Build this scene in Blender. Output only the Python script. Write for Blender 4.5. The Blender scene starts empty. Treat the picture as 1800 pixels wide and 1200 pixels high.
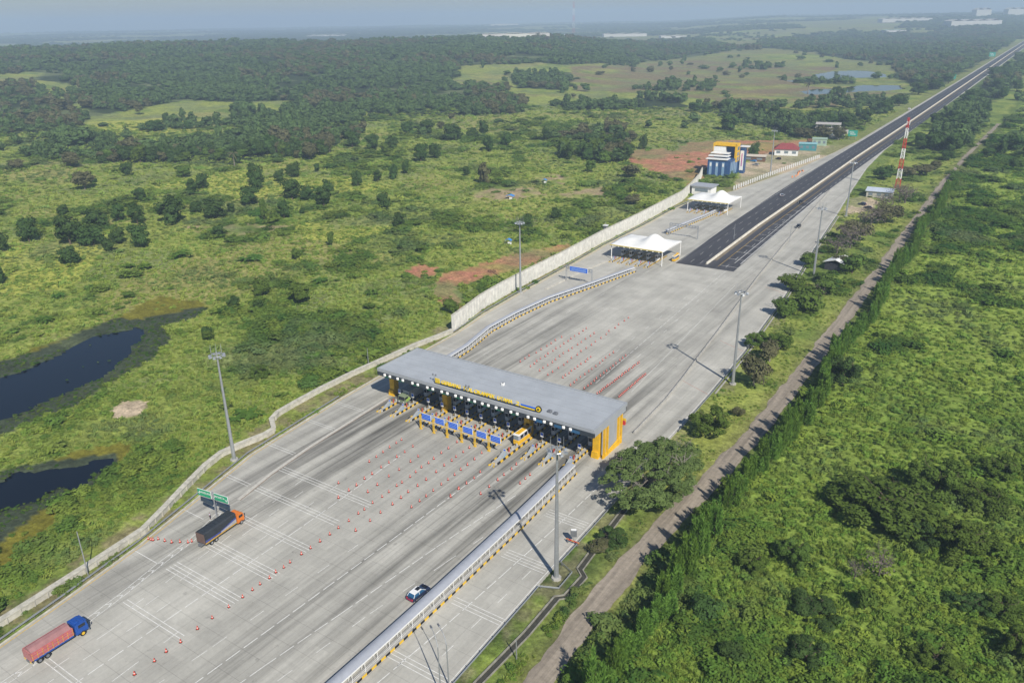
import bpy, bmesh, math, random
import numpy as np
from mathutils import Vector, Matrix

# ------------------------------------------------------------------ camera, sky, sun, exposure
C = bpy.context.scene
COL = C.collection
H_CAM, F_PX, HORIZON, ROLL, YAW = 100.0, 1400.0, 33.0, math.radians(1.0), math.radians(34.2)
_t = math.atan((600.0 - HORIZON) / F_PX)
def _rot(v):
    c, s = math.cos(YAW), math.sin(YAW)
    return Vector((v[0]*c - v[1]*s, v[0]*s + v[1]*c, v[2]))
_fw = _rot((0, math.cos(_t), -math.sin(_t)))
_r0 = _rot((1, 0, 0)); _u0 = _rot((0, math.sin(_t), math.cos(_t)))
_rt = math.cos(ROLL)*_r0 - math.sin(ROLL)*_u0
_up = math.cos(ROLL)*_u0 + math.sin(ROLL)*_r0
cam_data = bpy.data.cameras.new('camera'); cam = bpy.data.objects.new('camera', cam_data); COL.objects.link(cam)
cam_data.sensor_width = 36; cam_data.lens = 28.0; cam_data.clip_start = 1; cam_data.clip_end = 60000
M = Matrix.Identity(4)
for i in range(3):
    M[i][0], M[i][1], M[i][2] = _rt[i], _up[i], -_fw[i]
M[2][3] = H_CAM
cam.matrix_world = M
C.camera = cam

SUN_EL, SUN_AZ = math.radians(41.2), math.atan2(0.829, -0.559)      # azimuth of the sun from +Y towards +X
world = bpy.data.worlds.new('World'); C.world = world; world.use_nodes = True
wn = world.node_tree.nodes; wl = world.node_tree.links
sky = wn.new('ShaderNodeTexSky'); sky.sky_type = 'NISHITA'; sky.sun_disc = False
sky.sun_elevation = SUN_EL; sky.sun_rotation = SUN_AZ
sky.air_density = 1.3; sky.dust_density = 0.4; sky.ozone_density = 2.5; sky.altitude = 100
wn['Background'].inputs['Strength'].default_value = 0.075
tint = wn.new('ShaderNodeMix'); tint.data_type = 'RGBA'; tint.blend_type = 'MULTIPLY'; tint.inputs[0].default_value = 1.0
tint.inputs[7].default_value = (.52, .60, .74, 1)                    # hazy blue-grey tropical sky
wl.new(sky.outputs['Color'], tint.inputs[6]); wl.new(tint.outputs[2], wn['Background'].inputs['Color'])
sd = bpy.data.lights.new('sun', 'SUN'); sun = bpy.data.objects.new('sun', sd); COL.objects.link(sun)
sd.energy = 4.3; sd.angle = math.radians(0.53); sd.color = (1.0, 0.94, 0.84)
sdir = Vector((math.sin(SUN_AZ)*math.cos(SUN_EL), math.cos(SUN_AZ)*math.cos(SUN_EL), math.sin(SUN_EL)))
sun.rotation_euler = sdir.to_track_quat('Z', 'Y').to_euler()
sun.location = (200, -100, 300)
C.view_settings.view_transform = 'Standard'; C.view_settings.look = 'None'
C.view_settings.exposure = 0.45; C.view_settings.gamma = 1.0
try:
    C.cycles.use_denoising = True; C.cycles.max_bounces = 6; C.cycles.diffuse_bounces = 3
    C.cycles.transparent_max_bounces = 8; C.cycles.volume_bounces = 1; C.cycles.transmission_bounces = 3
except Exception:
    pass

# ------------------------------------------------------------------ helpers
def ray(px, py):
    return _fw + _rt*((px-900.0)/F_PX) + _up*((600.0-py)/F_PX)
def at(px, py, z=0.0):                       # point of the plane at height z seen at a photo pixel
    d = ray(px, py); t = (z - H_CAM)/d.z
    return Vector((d.x*t, d.y*t, z))
def seen(p):                                 # photo pixel of a point
    v = Vector(p) - Vector((0, 0, H_CAM)); d = v.dot(_fw)
    return 900 + F_PX*v.dot(_rt)/d, 600 - F_PX*v.dot(_up)/d, d
def ss(a, b, x):
    t = np.clip((np.asarray(x, float)-a)/(b-a), 0, 1); return t*t*(3-2*t)
def _hash(ix, iy, seed):
    h = (ix.astype(np.int64)*374761393 + iy.astype(np.int64)*668265263 + seed*1442695041) & 0x7fffffff
    h = ((h ^ (h >> 13))*1274126177) & 0x7fffffff
    return ((h ^ (h >> 16)) & 0xffff)/65535.0
def vnoise(x, y, seed=0):
    x = np.asarray(x, float); y = np.asarray(y, float)
    ix = np.floor(x); iy = np.floor(y); fx = x-ix; fy = y-iy
    fx = fx*fx*(3-2*fx); fy = fy*fy*(3-2*fy)
    a = _hash(ix, iy, seed); b = _hash(ix+1, iy, seed); c = _hash(ix, iy+1, seed); d = _hash(ix+1, iy+1, seed)
    return (a*(1-fx)+b*fx)*(1-fy) + (c*(1-fx)+d*fx)*fy
def fbm(x, y, scale, seed=0, octv=4):
    s = 0; a = 1; tot = 0; x = np.asarray(x, float)/scale; y = np.asarray(y, float)/scale
    for o in range(octv):
        s = s + a*vnoise(x, y, seed+o*17); tot += a; a *= .55; x = x*2.03+11.3; y = y*2.03-7.7
    return s/tot
def polar(x, y):
    f = -x*math.sin(YAW) + y*math.cos(YAW); r = x*math.cos(YAW) + y*math.sin(YAW)
    return np.hypot(x, y), np.degrees(np.arctan2(r, f))
def terrain(x, y):
    x = np.asarray(x, float); y = np.asarray(y, float)
    r, az = polar(x, y)
    z = 46*ss(900, 2300, r)*(1-ss(2500, 3400, r))*(1-ss(1, 11, az))
    z = z*(.72+.56*fbm(x, y, 500, 5, 3))
    z = z + 20*ss(1500, 2800, r)*(1-ss(3000, 3800, r))*ss(1, 9, az)*(1-ss(17, 22, az))*fbm(x, y, 400, 8, 2)
    z = z + 55*ss(3300, 6500, r)*ss(9, 18, az)*(.6+.6*fbm(x, y, 900, 9, 2))
    z = z + 40*ss(5200, 9000, r)*fbm(x, y, 1500, 12, 3)
    far = ss(220, 420, r)*(x < -185) + 0.0
    z = z + far*2.4*(fbm(x, y, 70, 3, 3)-.5)
    return z
def at_land(px, py):
    d = ray(px, py); t = 60.0
    for _ in range(4000):
        p = d*t; h = H_CAM + p.z - float(terrain(p.x, p.y))
        if h < .15 or t > 14000: break
        t += max(.3, h*.6)
    return Vector((p.x, p.y, H_CAM+p.z))
def inside(poly, x, y):
    x = np.asarray(x, float); y = np.asarray(y, float); r = np.zeros(x.shape, bool); n = len(poly)
    for i in range(n):
        x0, y0 = poly[i][0], poly[i][1]; x1, y1 = poly[(i+1) % n][0], poly[(i+1) % n][1]
        if y0 == y1: continue
        c = ((y0 > y) != (y1 > y)) & (x < (x1-x0)*(y-y0)/(y1-y0)+x0); r ^= c
    return r
def px_poly(pts): return [at_land(*p) for p in pts]
def along(path, step):                       # points every «step» metres along a polyline, with direction
    out = []; carry = 0.0
    for a, b in zip(path[:-1], path[1:]):
        a = Vector(a); b = Vector(b); L = (b-a).length; d = (b-a)/L; s = carry
        while s < L: out.append((a+d*s, d)); s += step
        carry = s-L
    return out

# materials ---------------------------------------------------------
MATS = {}
def mat(name, col, rough=.7, metal=0.0, var=.12, scale=1.5, spec=.3):
    if name in MATS: return MATS[name]
    m = bpy.data.materials.new(name); m.use_nodes = True; n = m.node_tree.nodes; l = m.node_tree.links
    b = n['Principled BSDF']; b.inputs['Roughness'].default_value = rough; b.inputs['Metallic'].default_value = metal
    b.inputs['Specular IOR Level'].default_value = spec
    if var:
        tc = n.new('ShaderNodeTexCoord'); no = n.new('ShaderNodeTexNoise'); no.inputs['Scale'].default_value = scale
        no.inputs['Detail'].default_value = 5; no.inputs['Roughness'].default_value = .65
        l.new(tc.outputs['Object'], no.inputs['Vector'])
        mr = n.new('ShaderNodeMapRange'); mr.inputs['From Min'].default_value = .3; mr.inputs['From Max'].default_value = .7
        mr.inputs['To Min'].default_value = 1-var; mr.inputs['To Max'].default_value = 1+var
        l.new(no.outputs['Fac'], mr.inputs['Value'])
        mx = n.new('ShaderNodeVectorMath'); mx.operation = 'SCALE'; mx.inputs[0].default_value = col
        l.new(mr.outputs['Result'], mx.inputs['Scale']); l.new(mx.outputs['Vector'], b.inputs['Base Color'])
    else:
        b.inputs['Base Color'].default_value = (*col, 1)
    MATS[name] = m; return m

class MB:
    """collects simple shapes into ONE mesh object"""
    def __init__(s): s.v = []; s.f = []; s.m = []; s.mats = []
    def mi(s, m):
        if m not in s.mats: s.mats.append(m)
        return s.mats.index(m)
    def add(s, vs, fs, m):
        o = len(s.v); k = s.mi(m); s.v += [tuple(v) for v in vs]
        for f in fs: s.f.append(tuple(i+o for i in f)); s.m.append(k)
    def box(s, c, d, m, rz=0.0, taper=1.0, bev=0.0):
        x, y, z = d[0]/2, d[1]/2, d[2]/2; ca, sa = math.cos(rz), math.sin(rz)
        if bev:
            b = min(bev, x*.9, y*.9, z*.9); vs = []
            ring = [(-x+b, -y), (x-b, -y), (x, -y+b), (x, y-b), (x-b, y), (-x+b, y), (-x, y-b), (-x, -y+b)]
            rin = [(-x+b, -y+b), (x-b, -y+b), (x-b, -y+b), (x-b, y-b), (x-b, y-b), (-x+b, y-b), (-x+b, y-b), (-x+b, -y+b)]
            for rr, zz in ((ring, -z), (ring, z-b), (rin, z)):
                for a in rr: vs.append((c[0]+a[0]*ca-a[1]*sa, c[1]+a[0]*sa+a[1]*ca, c[2]+zz))
            fs = [tuple(range(7, -1, -1))]
            for k in (0, 8):
                for i in range(8): fs.append((k+i, k+(i+1) % 8, k+8+(i+1) % 8, k+8+i))
            fs.append((16, 17, 19, 21)); s.add(vs, [f for f in fs if len(set(vs[i] for i in f)) > 2], m); return
        vs = []
        for zz, t in ((-z, 1), (z, taper)):
            for a, b in ((-x, -y), (x, -y), (x, y), (-x, y)):
                a *= t; b *= t
                vs.append((c[0]+a*ca-b*sa, c[1]+a*sa+b*ca, c[2]+zz))
        s.add(vs, [(3, 2, 1, 0), (4, 5, 6, 7), (0, 1, 5, 4), (1, 2, 6, 5), (2, 3, 7, 6), (3, 0, 4, 7)], m)
    def tube(s, pts, rad, m, n=6, caps=True):
        pts = [Vector(p) for p in pts]
        if not hasattr(rad, '__len__'): rad = [rad]*len(pts)
        vs = []; fs = []
        for i, p in enumerate(pts):
            d = (pts[min(i+1, len(pts)-1)]-pts[max(i-1, 0)]).normalized()
            u = d.orthogonal().normalized() if abs(d.z) > .95 else d.cross(Vector((0, 0, 1))).normalized()
            if abs(d.z) > .95: u = (Vector((1, 0, 0)) - d*d.x).normalized()
            w = d.cross(u)
            for k in range(n):
                a = 2*math.pi*k/n; vs.append(p+(u*math.cos(a)+w*math.sin(a))*rad[i])
        for i in range(len(pts)-1):
            for k in range(n): fs.append((i*n+k, i*n+(k+1) % n, (i+1)*n+(k+1) % n, (i+1)*n+k))
        if caps: fs.append(tuple(range(n-1, -1, -1))); fs.append(tuple((len(pts)-1)*n+k for k in range(n)))
        s.add(vs, fs, m)
    def prism(s, prof, a, b, m, axis='y'):    # profile (u,v) extruded along an axis from a to b
        n = len(prof)
        def P(u, v, t): return {'y': (u, t, v), 'x': (t, u, v), 'z': (u, v, t)}[axis]
        vs = [P(u, v, a) for u, v in prof]+[P(u, v, b) for u, v in prof]
        fs = [tuple(range(n)), tuple(range(2*n-1, n-1, -1))]+[(i, i+n, (i+1) % n+n, (i+1) % n) for i in range(n)]
        s.add(vs, fs, m)
    def sweep(s, path, prof, m, z0=0.0, close=True, mfun=None):   # profile (offset to the right, height) swept along a ground path
        path = [Vector((p[0], p[1], p[2] if len(p) > 2 else 0)) for p in path]; n = len(prof); vs = []
        for i, p in enumerate(path):
            d = (path[min(i+1, len(path)-1)]-path[max(i-1, 0)]); d.z = 0; d.normalize(); r = Vector((d.y, -d.x, 0))
            for u, v in prof: vs.append(p+r*u+Vector((0, 0, v+z0)))
        e = n if close else n-1
        for i in range(len(path)-1):
            fs = [(i*n+k, i*n+(k+1) % n, (i+1)*n+(k+1) % n, (i+1)*n+k) for k in range(e)]
            o = len(s.v)
            k0 = s.mi(mfun(i) if mfun else m)
            for f in fs: s.f.append(tuple(q+o for q in f)); s.m.append(k0)
        if close:
            o = len(s.v); k0 = s.mi(m)
            s.f.append(tuple(o+k for k in range(n-1, -1, -1))); s.m.append(k0)
            s.f.append(tuple(o+(len(path)-1)*n+k for k in range(n))); s.m.append(k0)
        s.v += [tuple(v) for v in vs]
    def build(s, name, parent=None, loc=None, smooth=False):
        me = bpy.data.meshes.new(name); me.from_pydata(s.v, [], s.f)
        for m in s.mats: me.materials.append(m)
        me.polygons.foreach_set('material_index', s.m)
        if smooth: me.polygons.foreach_set('use_smooth', [True]*len(s.f))
        bm = bmesh.new(); bm.from_mesh(me); bmesh.ops.recalc_face_normals(bm, faces=bm.faces[:]); bm.to_mesh(me); bm.free()
        o = bpy.data.objects.new(name, me); COL.objects.link(o)
        if parent: o.parent = parent
        if loc: o.location = loc
        return o

def tag(o, label=None, cat=None, group=None, kind=None):
    if label: o['label'] = label
    if cat: o['category'] = cat
    if group: o['group'] = group
    if kind: o['kind'] = kind
    return o
def thing(name, label, cat, loc=(0, 0, 0), rz=0.0, group=None):
    o = bpy.data.objects.new(name, None); COL.objects.link(o); o.location = loc; o.rotation_euler = (0, 0, rz)
    o.empty_display_size = .5
    return tag(o, label, cat, group)
KIDS = {}
def copy_tree(o, parent=None):
    c = o.copy(); COL.objects.link(c)
    if parent: c.parent = parent
    for ch in [k for k in bpy.data.objects if k.parent == o] if o.name not in KIDS else [bpy.data.objects[n] for n in KIDS[o.name]]:
        copy_tree(ch, c)
    return c
def freeze_kids(o):
    ks = [k for k in bpy.data.objects if k.parent == o]; KIDS[o.name] = [k.name for k in ks]
    for k in ks: freeze_kids(k)
def dup(o, loc, rz=0.0, label=None, group=None, scale=None):
    c = copy_tree(o); c.location = loc; c.rotation_euler = (0, 0, rz)
    if scale: c.scale = scale
    if label: c['label'] = label
    if group: c['group'] = group
    return c
def text(body, size, m, parent, loc, rot, depth=.05, align='CENTER', name='lettering', width=None):
    cu = bpy.data.curves.new(name, 'FONT'); cu.body = body; cu.size = size; cu.extrude = depth; cu.align_x = align; cu.align_y = 'CENTER'; cu.resolution_u = 3; cu.offset = size*.012 if depth > .08 else 0
    q = bpy.data.objects.new(name, cu); COL.objects.link(q); bpy.context.view_layer.update()
    me = bpy.data.meshes.new_from_object(q.evaluated_get(bpy.context.evaluated_depsgraph_get())); w = q.dimensions.x; bpy.data.objects.remove(q); bpy.data.curves.remove(cu)
    me.materials.clear(); me.materials.append(m); me.name = name
    o = bpy.data.objects.new(name, me); COL.objects.link(o); o.parent = parent; o.location = loc; o.rotation_euler = rot
    if width and w > 0: o.scale = (width/w, 1, 1)
    return o
def repeat(name, b, parent, spots):          # copies of one small part, all sharing a mesh
    o = b.build(name); me = o.data; bpy.data.objects.remove(o)
    for loc, rz in spots:
        o = bpy.data.objects.new(name, me); COL.objects.link(o); o.parent = parent; o.location = loc; o.rotation_euler = (0, 0, rz)
# ------------------------------------------------------------------ the land
def nodes_of(m): return m.node_tree.nodes, m.node_tree.links
def bsdf_mat(name, rough=.8, spec=.2):
    m = bpy.data.materials.new(name); m.use_nodes = True; b = m.node_tree.nodes['Principled BSDF']
    b.inputs['Roughness'].default_value = rough; b.inputs['Specular IOR Level'].default_value = spec
    return m, m.node_tree.nodes, m.node_tree.links, b
def nz(n, l, vec, scale, detail=4, rough=.6, mp=None):
    if mp:
        a = n.new('ShaderNodeMapping'); a.inputs['Scale'].default_value = mp; l.new(vec, a.inputs['Vector']); vec = a.outputs['Vector']
    t = n.new('ShaderNodeTexNoise'); t.inputs['Scale'].default_value = scale; t.inputs['Detail'].default_value = detail
    t.inputs['Roughness'].default_value = rough; l.new(vec, t.inputs['Vector']); return t.outputs['Fac']
def rng(n, l, v, a, b, c, d):
    t = n.new('ShaderNodeMapRange'); t.inputs['From Min'].default_value = a; t.inputs['From Max'].default_value = b
    t.inputs['To Min'].default_value = c; t.inputs['To Max'].default_value = d; l.new(v, t.inputs['Value']); return t.outputs['Result']
def mth(n, l, op, a, b=None):
    t = n.new('ShaderNodeMath'); t.operation = op
    for i, v in ((0, a), (1, b)):
        if v is None: continue
        if isinstance(v, (int, float)): t.inputs[i].default_value = v
        else: l.new(v, t.inputs[i])
    return t.outputs[0]
def scl(n, l, col, f):
    t = n.new('ShaderNodeVectorMath'); t.operation = 'SCALE'
    if isinstance(col, tuple): t.inputs[0].default_value = col
    else: l.new(col, t.inputs[0])
    l.new(f, t.inputs['Scale']); return t.outputs['Vector']

# outlines of the road corridor, metres, y along the road
LK = [(-130, 20), (-136.3, 39.8), (-138.6, 53.2), (-142.1, 70.8), (-146, 84.5), (-152.4, 107.1), (-156.3, 142.5), (-158.5, 176.8), (-159.4, 200),
      (-162.5, 222), (-164.2, 247), (-166.2, 291), (-168.6, 328), (-169.2, 373), (-171, 415), (-170, 446), (-164, 466), (-159.8, 480.4), (-153.5, 530), (-147.8, 573), (-142.8, 658), (-140.6, 733)]
RK = [(-63, 20), (-64.7, 77), (-65.8, 107), (-66.6, 140), (-67.6, 175), (-68.5, 201.6), (-70.2, 235), (-75.4, 297.5), (-83.1, 368), (-90.4, 441.5), (-99, 520), (-107, 600), (-112, 690)]
def xl(y): return np.interp(y, [p[1] for p in LK]+[1413, 3600], [p[0] for p in LK]+[-146.5, -172])
def xr(y): return np.interp(y, [p[1] for p in RK]+[1413, 3600], [p[0] for p in RK]+[-117.5, -141])
def xmed(y): return np.interp(y, [320.8, 398, 471, 632, 881, 1413, 3090, 3600], [-116.3, -119, -119.9, -123, -125, -131, -149.8, -155.5])
DIRT_L = [(-55.3, 60), (-55.3, 83), (-56.4, 100), (-56.3, 122), (-54.9, 145), (-52.9, 180), (-52.7, 230), (-53.5, 310), (-55.3, 447), (-56.9, 569), (-56.2, 698), (-53.2, 845), (-46, 1209)]
def xdirt(y): return np.interp(y, [p[1] for p in DIRT_L], [p[0] for p in DIRT_L])

POND1 = px_poly([(-60, 690), (0, 663), (40, 652), (83, 633), (127, 610), (160, 593), (200, 585), (240, 575), (255, 585), (236, 606), (222, 622), (200, 647), (167, 667), (110, 690), (43, 720), (0, 737), (-60, 760)])
POND2 = px_poly([(-30, 872), (0, 846), (33, 827), (83, 824), (133, 820), (160, 808), (193, 806), (195, 820), (167, 830), (147, 850), (133, 860), (105, 853), (83, 862), (62, 880), (0, 895), (-30, 905)])
POND3 = px_poly([(1432, 129), (1460, 125), (1500, 123.5), (1530, 125), (1556, 128), (1553, 136), (1500, 136.5), (1462, 140), (1420, 143), (1385, 143.5), (1380, 141), (1425, 138)])
POND4 = px_poly([(1408, 161), (1430, 156), (1470, 154), (1520, 149), (1585, 148), (1592, 156), (1560, 159), (1500, 161), (1450, 165), (1420, 166)])
WEED1 = px_poly([(-60, 660), (0, 632), (60, 618), (150, 580), (195, 560), (250, 560), (330, 543), (372, 538), (355, 552), (290, 572), (300, 595), (265, 632), (225, 655), (165, 690), (130, 712), (60, 738), (0, 770), (-60, 800)])
WEED2 = px_poly([(-40, 850), (0, 825), (85, 812), (200, 795), (215, 820), (170, 850), (110, 885), (60, 905), (10, 955), (-40, 960)])
ALGAE = [px_poly(p) for p in ([(205, 560), (240, 535), (280, 520), (350, 530), (372, 538), (310, 556), (230, 562)], [(45, 618), (120, 590), (205, 566), (150, 600), (70, 628)], [(60, 822), (140, 790), (215, 775), (240, 800), (200, 812), (90, 826)], [(-20, 965), (40, 905), (110, 890), (80, 940), (0, 1000)])]
RED_EARTH = [px_poly(p) for p in ([(1118, 282), (1125, 268), (1165, 265), (1200, 275), (1222, 288), (1208, 308), (1165, 300)], [(1205, 268), (1225, 254), (1290, 252), (1400, 250), (1410, 262), (1330, 274), (1225, 296), (1195, 306), (1215, 285)],
    [(1195, 300), (1228, 290), (1234, 312), (1218, 330), (1200, 312)],
    [(786, 502), (800, 478), (850, 468), (905, 452), (968, 438), (975, 446), (915, 468), (850, 490), (818, 498), (826, 520), (808, 530), (790, 512)], [(708, 482), (735, 468), (762, 474), (755, 484)])]
PALE = [px_poly(p) for p in ([(1298, 300), (1310, 288), (1345, 270), (1440, 256), (1502, 254), (1480, 262), (1440, 280), (1380, 296), (1322, 318), (1300, 312)], [(1290, 318), (1310, 310), (1400, 288), (1480, 258), (1500, 252), (1470, 268), (1395, 300), (1292, 336)],
    [(1490, 350), (1525, 342), (1550, 358), (1520, 372), (1488, 378)], [(195, 720), (230, 702), (265, 706), (245, 732), (205, 735)])]
BROWN = [px_poly(p) for p in ([(832, 348), (868, 328), (935, 332), (948, 342), (905, 350), (850, 356)], [(938, 312), (965, 305), (1008, 315), (985, 325)], [(985, 342), (1050, 330), (1078, 342), (1040, 346), (1000, 350)],
    [(800, 140), (900, 148), (900, 158), (800, 150)], [(1000, 118), (1200, 105), (1480, 118), (1400, 150), (1590, 165), (1420, 195), (1150, 165), (1010, 160)], [(330, 395), (520, 395), (430, 420)])]
SOFT = [px_poly(p) for p in ([(20, 420), (120, 405), (190, 440), (120, 505), (10, 520), (-30, 500)], [(520, 392), (640, 380), (690, 400), (620, 425), (540, 420)], [(150, 215), (330, 205), (360, 225), (220, 245)], [(250, 330), (480, 290), (700, 330), (500, 350)])]
FOREST = [px_poly(p) for p in ([(-60, 90), (0, 84), (330, 66), (640, 65), (900, 71), (1230, 66), (1300, 86), (1150, 108), (1000, 114), (810, 116), (790, 150), (925, 172), (915, 200), (720, 206), (500, 184), (430, 180), (330, 176), (150, 206), (140, 152), (60, 140), (0, 160), (-60, 160)],
    [(60, 255), (140, 204), (250, 232), (400, 240), (420, 190), (480, 186), (640, 204), (640, 232), (560, 272), (430, 288), (200, 286), (60, 282)],
    [(890, 132), (1000, 126), (1000, 160), (905, 155)], [(965, 184), (1200, 168), (1208, 190), (1000, 195)], [(-60, 160), (60, 150), (150, 205), (70, 255), (30, 235), (-60, 240)],
    [(1200, 192), (1330, 182), (1420, 198), (1510, 204), (1500, 238), (1410, 242), (1290, 204)], [(960, 242), (1100, 222), (1105, 288), (985, 280)],
    [(1640, 232), (1655, 200), (1700, 152), (1790, 102), (1830, 110), (1720, 196), (1706, 246), (1660, 272)],
    [(1430, 86), (1600, 62), (1830, 40), (1790, 66), (1690, 128), (1625, 168), (1590, 140), (1560, 112), (1440, 96)], [(1300, 84), (1400, 62), (1600, 55), (1560, 80), (1420, 92)])]
CLEAR = [px_poly(p) for p in ([(150, 208), (330, 196), (372, 222), (335, 252), (230, 262), (140, 240)], [(420, 182), (515, 176), (530, 192), (440, 197)], [(-40, 135), (60, 125), (80, 132), (0, 152), (-40, 152)], [(430, 181), (510, 178), (520, 188), (440, 192)])]

def bigger(p, k):
    c = sum((Vector((q[0], q[1], 0)) for q in p), Vector())/len(p); return [c+(Vector((q[0], q[1], 0))-c)*k for q in p]
RED_EARTH = [bigger(p, 1.3) for p in RED_EARTH]; BROWN = [bigger(p, 1.12) for p in BROWN[:3]]+BROWN[3:]
def any_in(polys, x, y):
    r = np.zeros(np.shape(x), bool)
    for p in polys: r |= inside(p, x, y)
    return r
def wob(x, y, a=3.0, s=9.0, seed=31):        # wobble so that outlines are ragged
    return x + a*(fbm(x, y, s, seed)-.5)*2, y + a*(fbm(x, y, s, seed+5)-.5)*2
GRASS = np.array((.245, .280, .062)); GREEN = np.array((.150, .210, .042)); DARK = np.array((.065, .105, .024)); DRYC = np.array((.30, .24, .11))
def tone_at(x, y):                            # 0 pale yellow grass .. 1 dark undergrowth
    t = .55*fbm(x, y, 42, 1, 4) + .45*fbm(x, y, 9, 2, 3)
    t = ss(.35, .74, t)
    right = (x > -50)
    t = np.where(right, np.clip(t*.9 + .08 + .35*ss(-30, 30, x)*ss(400, 150, y), 0, 1), t)
    tf = ss(.50, .66, .4*fbm(x, y, 55, 11, 3)+.6*fbm(x, y, 15, 12, 3)); k = ss(170, 270, y); t = np.where(right, t*(1-k)+tf*k, t)
    t = np.where(x < -150, np.clip(t*.92-.05-.09*ss(120, 260, y), 0, 1), t)
    nearwall = (x < -150) & (x > -240) & (y < 260)
    t = np.where(nearwall, np.clip(t*.75+.18, 0, 1), t)
    return t
def ground_colour(x, y):
    r, az = polar(x, y); t = tone_at(x, y)[:, None]
    c = np.where(t < .5, GRASS*(1-t*2)+GREEN*(t*2), GREEN*(2-2*t)+DARK*(2*t-1))
    def put(m, col, k=1.0):
        nonlocal c
        m = (np.asarray(m, float)*k)[:, None]; c = c*(1-m)+np.array(col)*m
    wx, wy = wob(x, y, 4 if True else 0, 14)
    f = ss(.52, .72, fbm(x, y, 60, 40, 3))
    put(f*((x < -200) & (r > 300)), DRYC, .45)
    far = ss(900, 2200, r); put(far*ss(.35, .6, fbm(x, y, 260, 44, 3)), (.17, .165, .075), .75)
    put(any_in(SOFT, wx, wy), (.36, .37, .07), .75)
    bx, by = wob(x, y, 10, 30); put(any_in(BROWN[:3]+BROWN[5:], bx, by)*ss(.3, .6, fbm(x, y, 12, 50, 3)), (.34, .255, .16), .9); put(any_in(BROWN[3:5], bx, by)*ss(.25, .6, fbm(x, y, 45, 51, 4)), (.185, .135, .085), .85)
    fx, fy = wob(x, y, 14, 40); put(any_in(FOREST, fx, fy) & ~any_in(CLEAR, fx, fy), (.030, .046, .016))
    wx, wy = wob(x, y, 2.2, 7); put(any_in(ALGAE, wx, wy), (.16, .15, .022)); 
    put(any_in([WEED1, WEED2], wx, wy), (.05, .065, .04))
    k = .78+.22*ss(.35, .6, fbm(x, y, 7, 60, 3))
    ex, ey = wob(x, y, 5.5, 13, 77); soft = .5+.5*ss(.34, .5, fbm(x, y, 16, 64, 4)); put(any_in(RED_EARTH, ex, ey)*k*soft, (.42, .185, .115)); put(any_in(PALE, wx, wy)*(.6+.4*k), (.46, .37, .26))
    c = c*np.where((x > -50)[:, None], np.array((.86, 1.0, .82)), 1.0); gg = ss(.5, .68, fbm(x, y, 38, 180, 3))*((x < -150) & (r > 200)); put(gg, (.165, .195, .085), .6)
    # verge between the walls and the kerbs, and beside the dirt road
    L = xl(y); R = xr(y)
    put(((x > L-9) & (x < L+1) & (y < 520))*ss(.35, .62, fbm(x, y, 4, 70, 3)), (.21, .175, .10), .8)
    put(((x > R) & (x < R+5) & (y < 460))*ss(.4, .65, fbm(x, y, 4, 71, 3)), (.22, .19, .12), .6)
    D = xdirt(y)+2.4; put(np.exp(-((x-D)/4.5)**2)*(y < 900), (.17, .145, .075), .55)
    put((x > xr(y)-6) & (x < xr(y)+10) & (y > 470), (.12, .18, .035), .6)
    put((x < xl(y)+4) & (x > xl(y)-10) & (y > 640), (.17, .19, .06), .8)
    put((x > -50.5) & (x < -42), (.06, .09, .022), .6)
    return np.clip(c, 0.004, 1)

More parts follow.
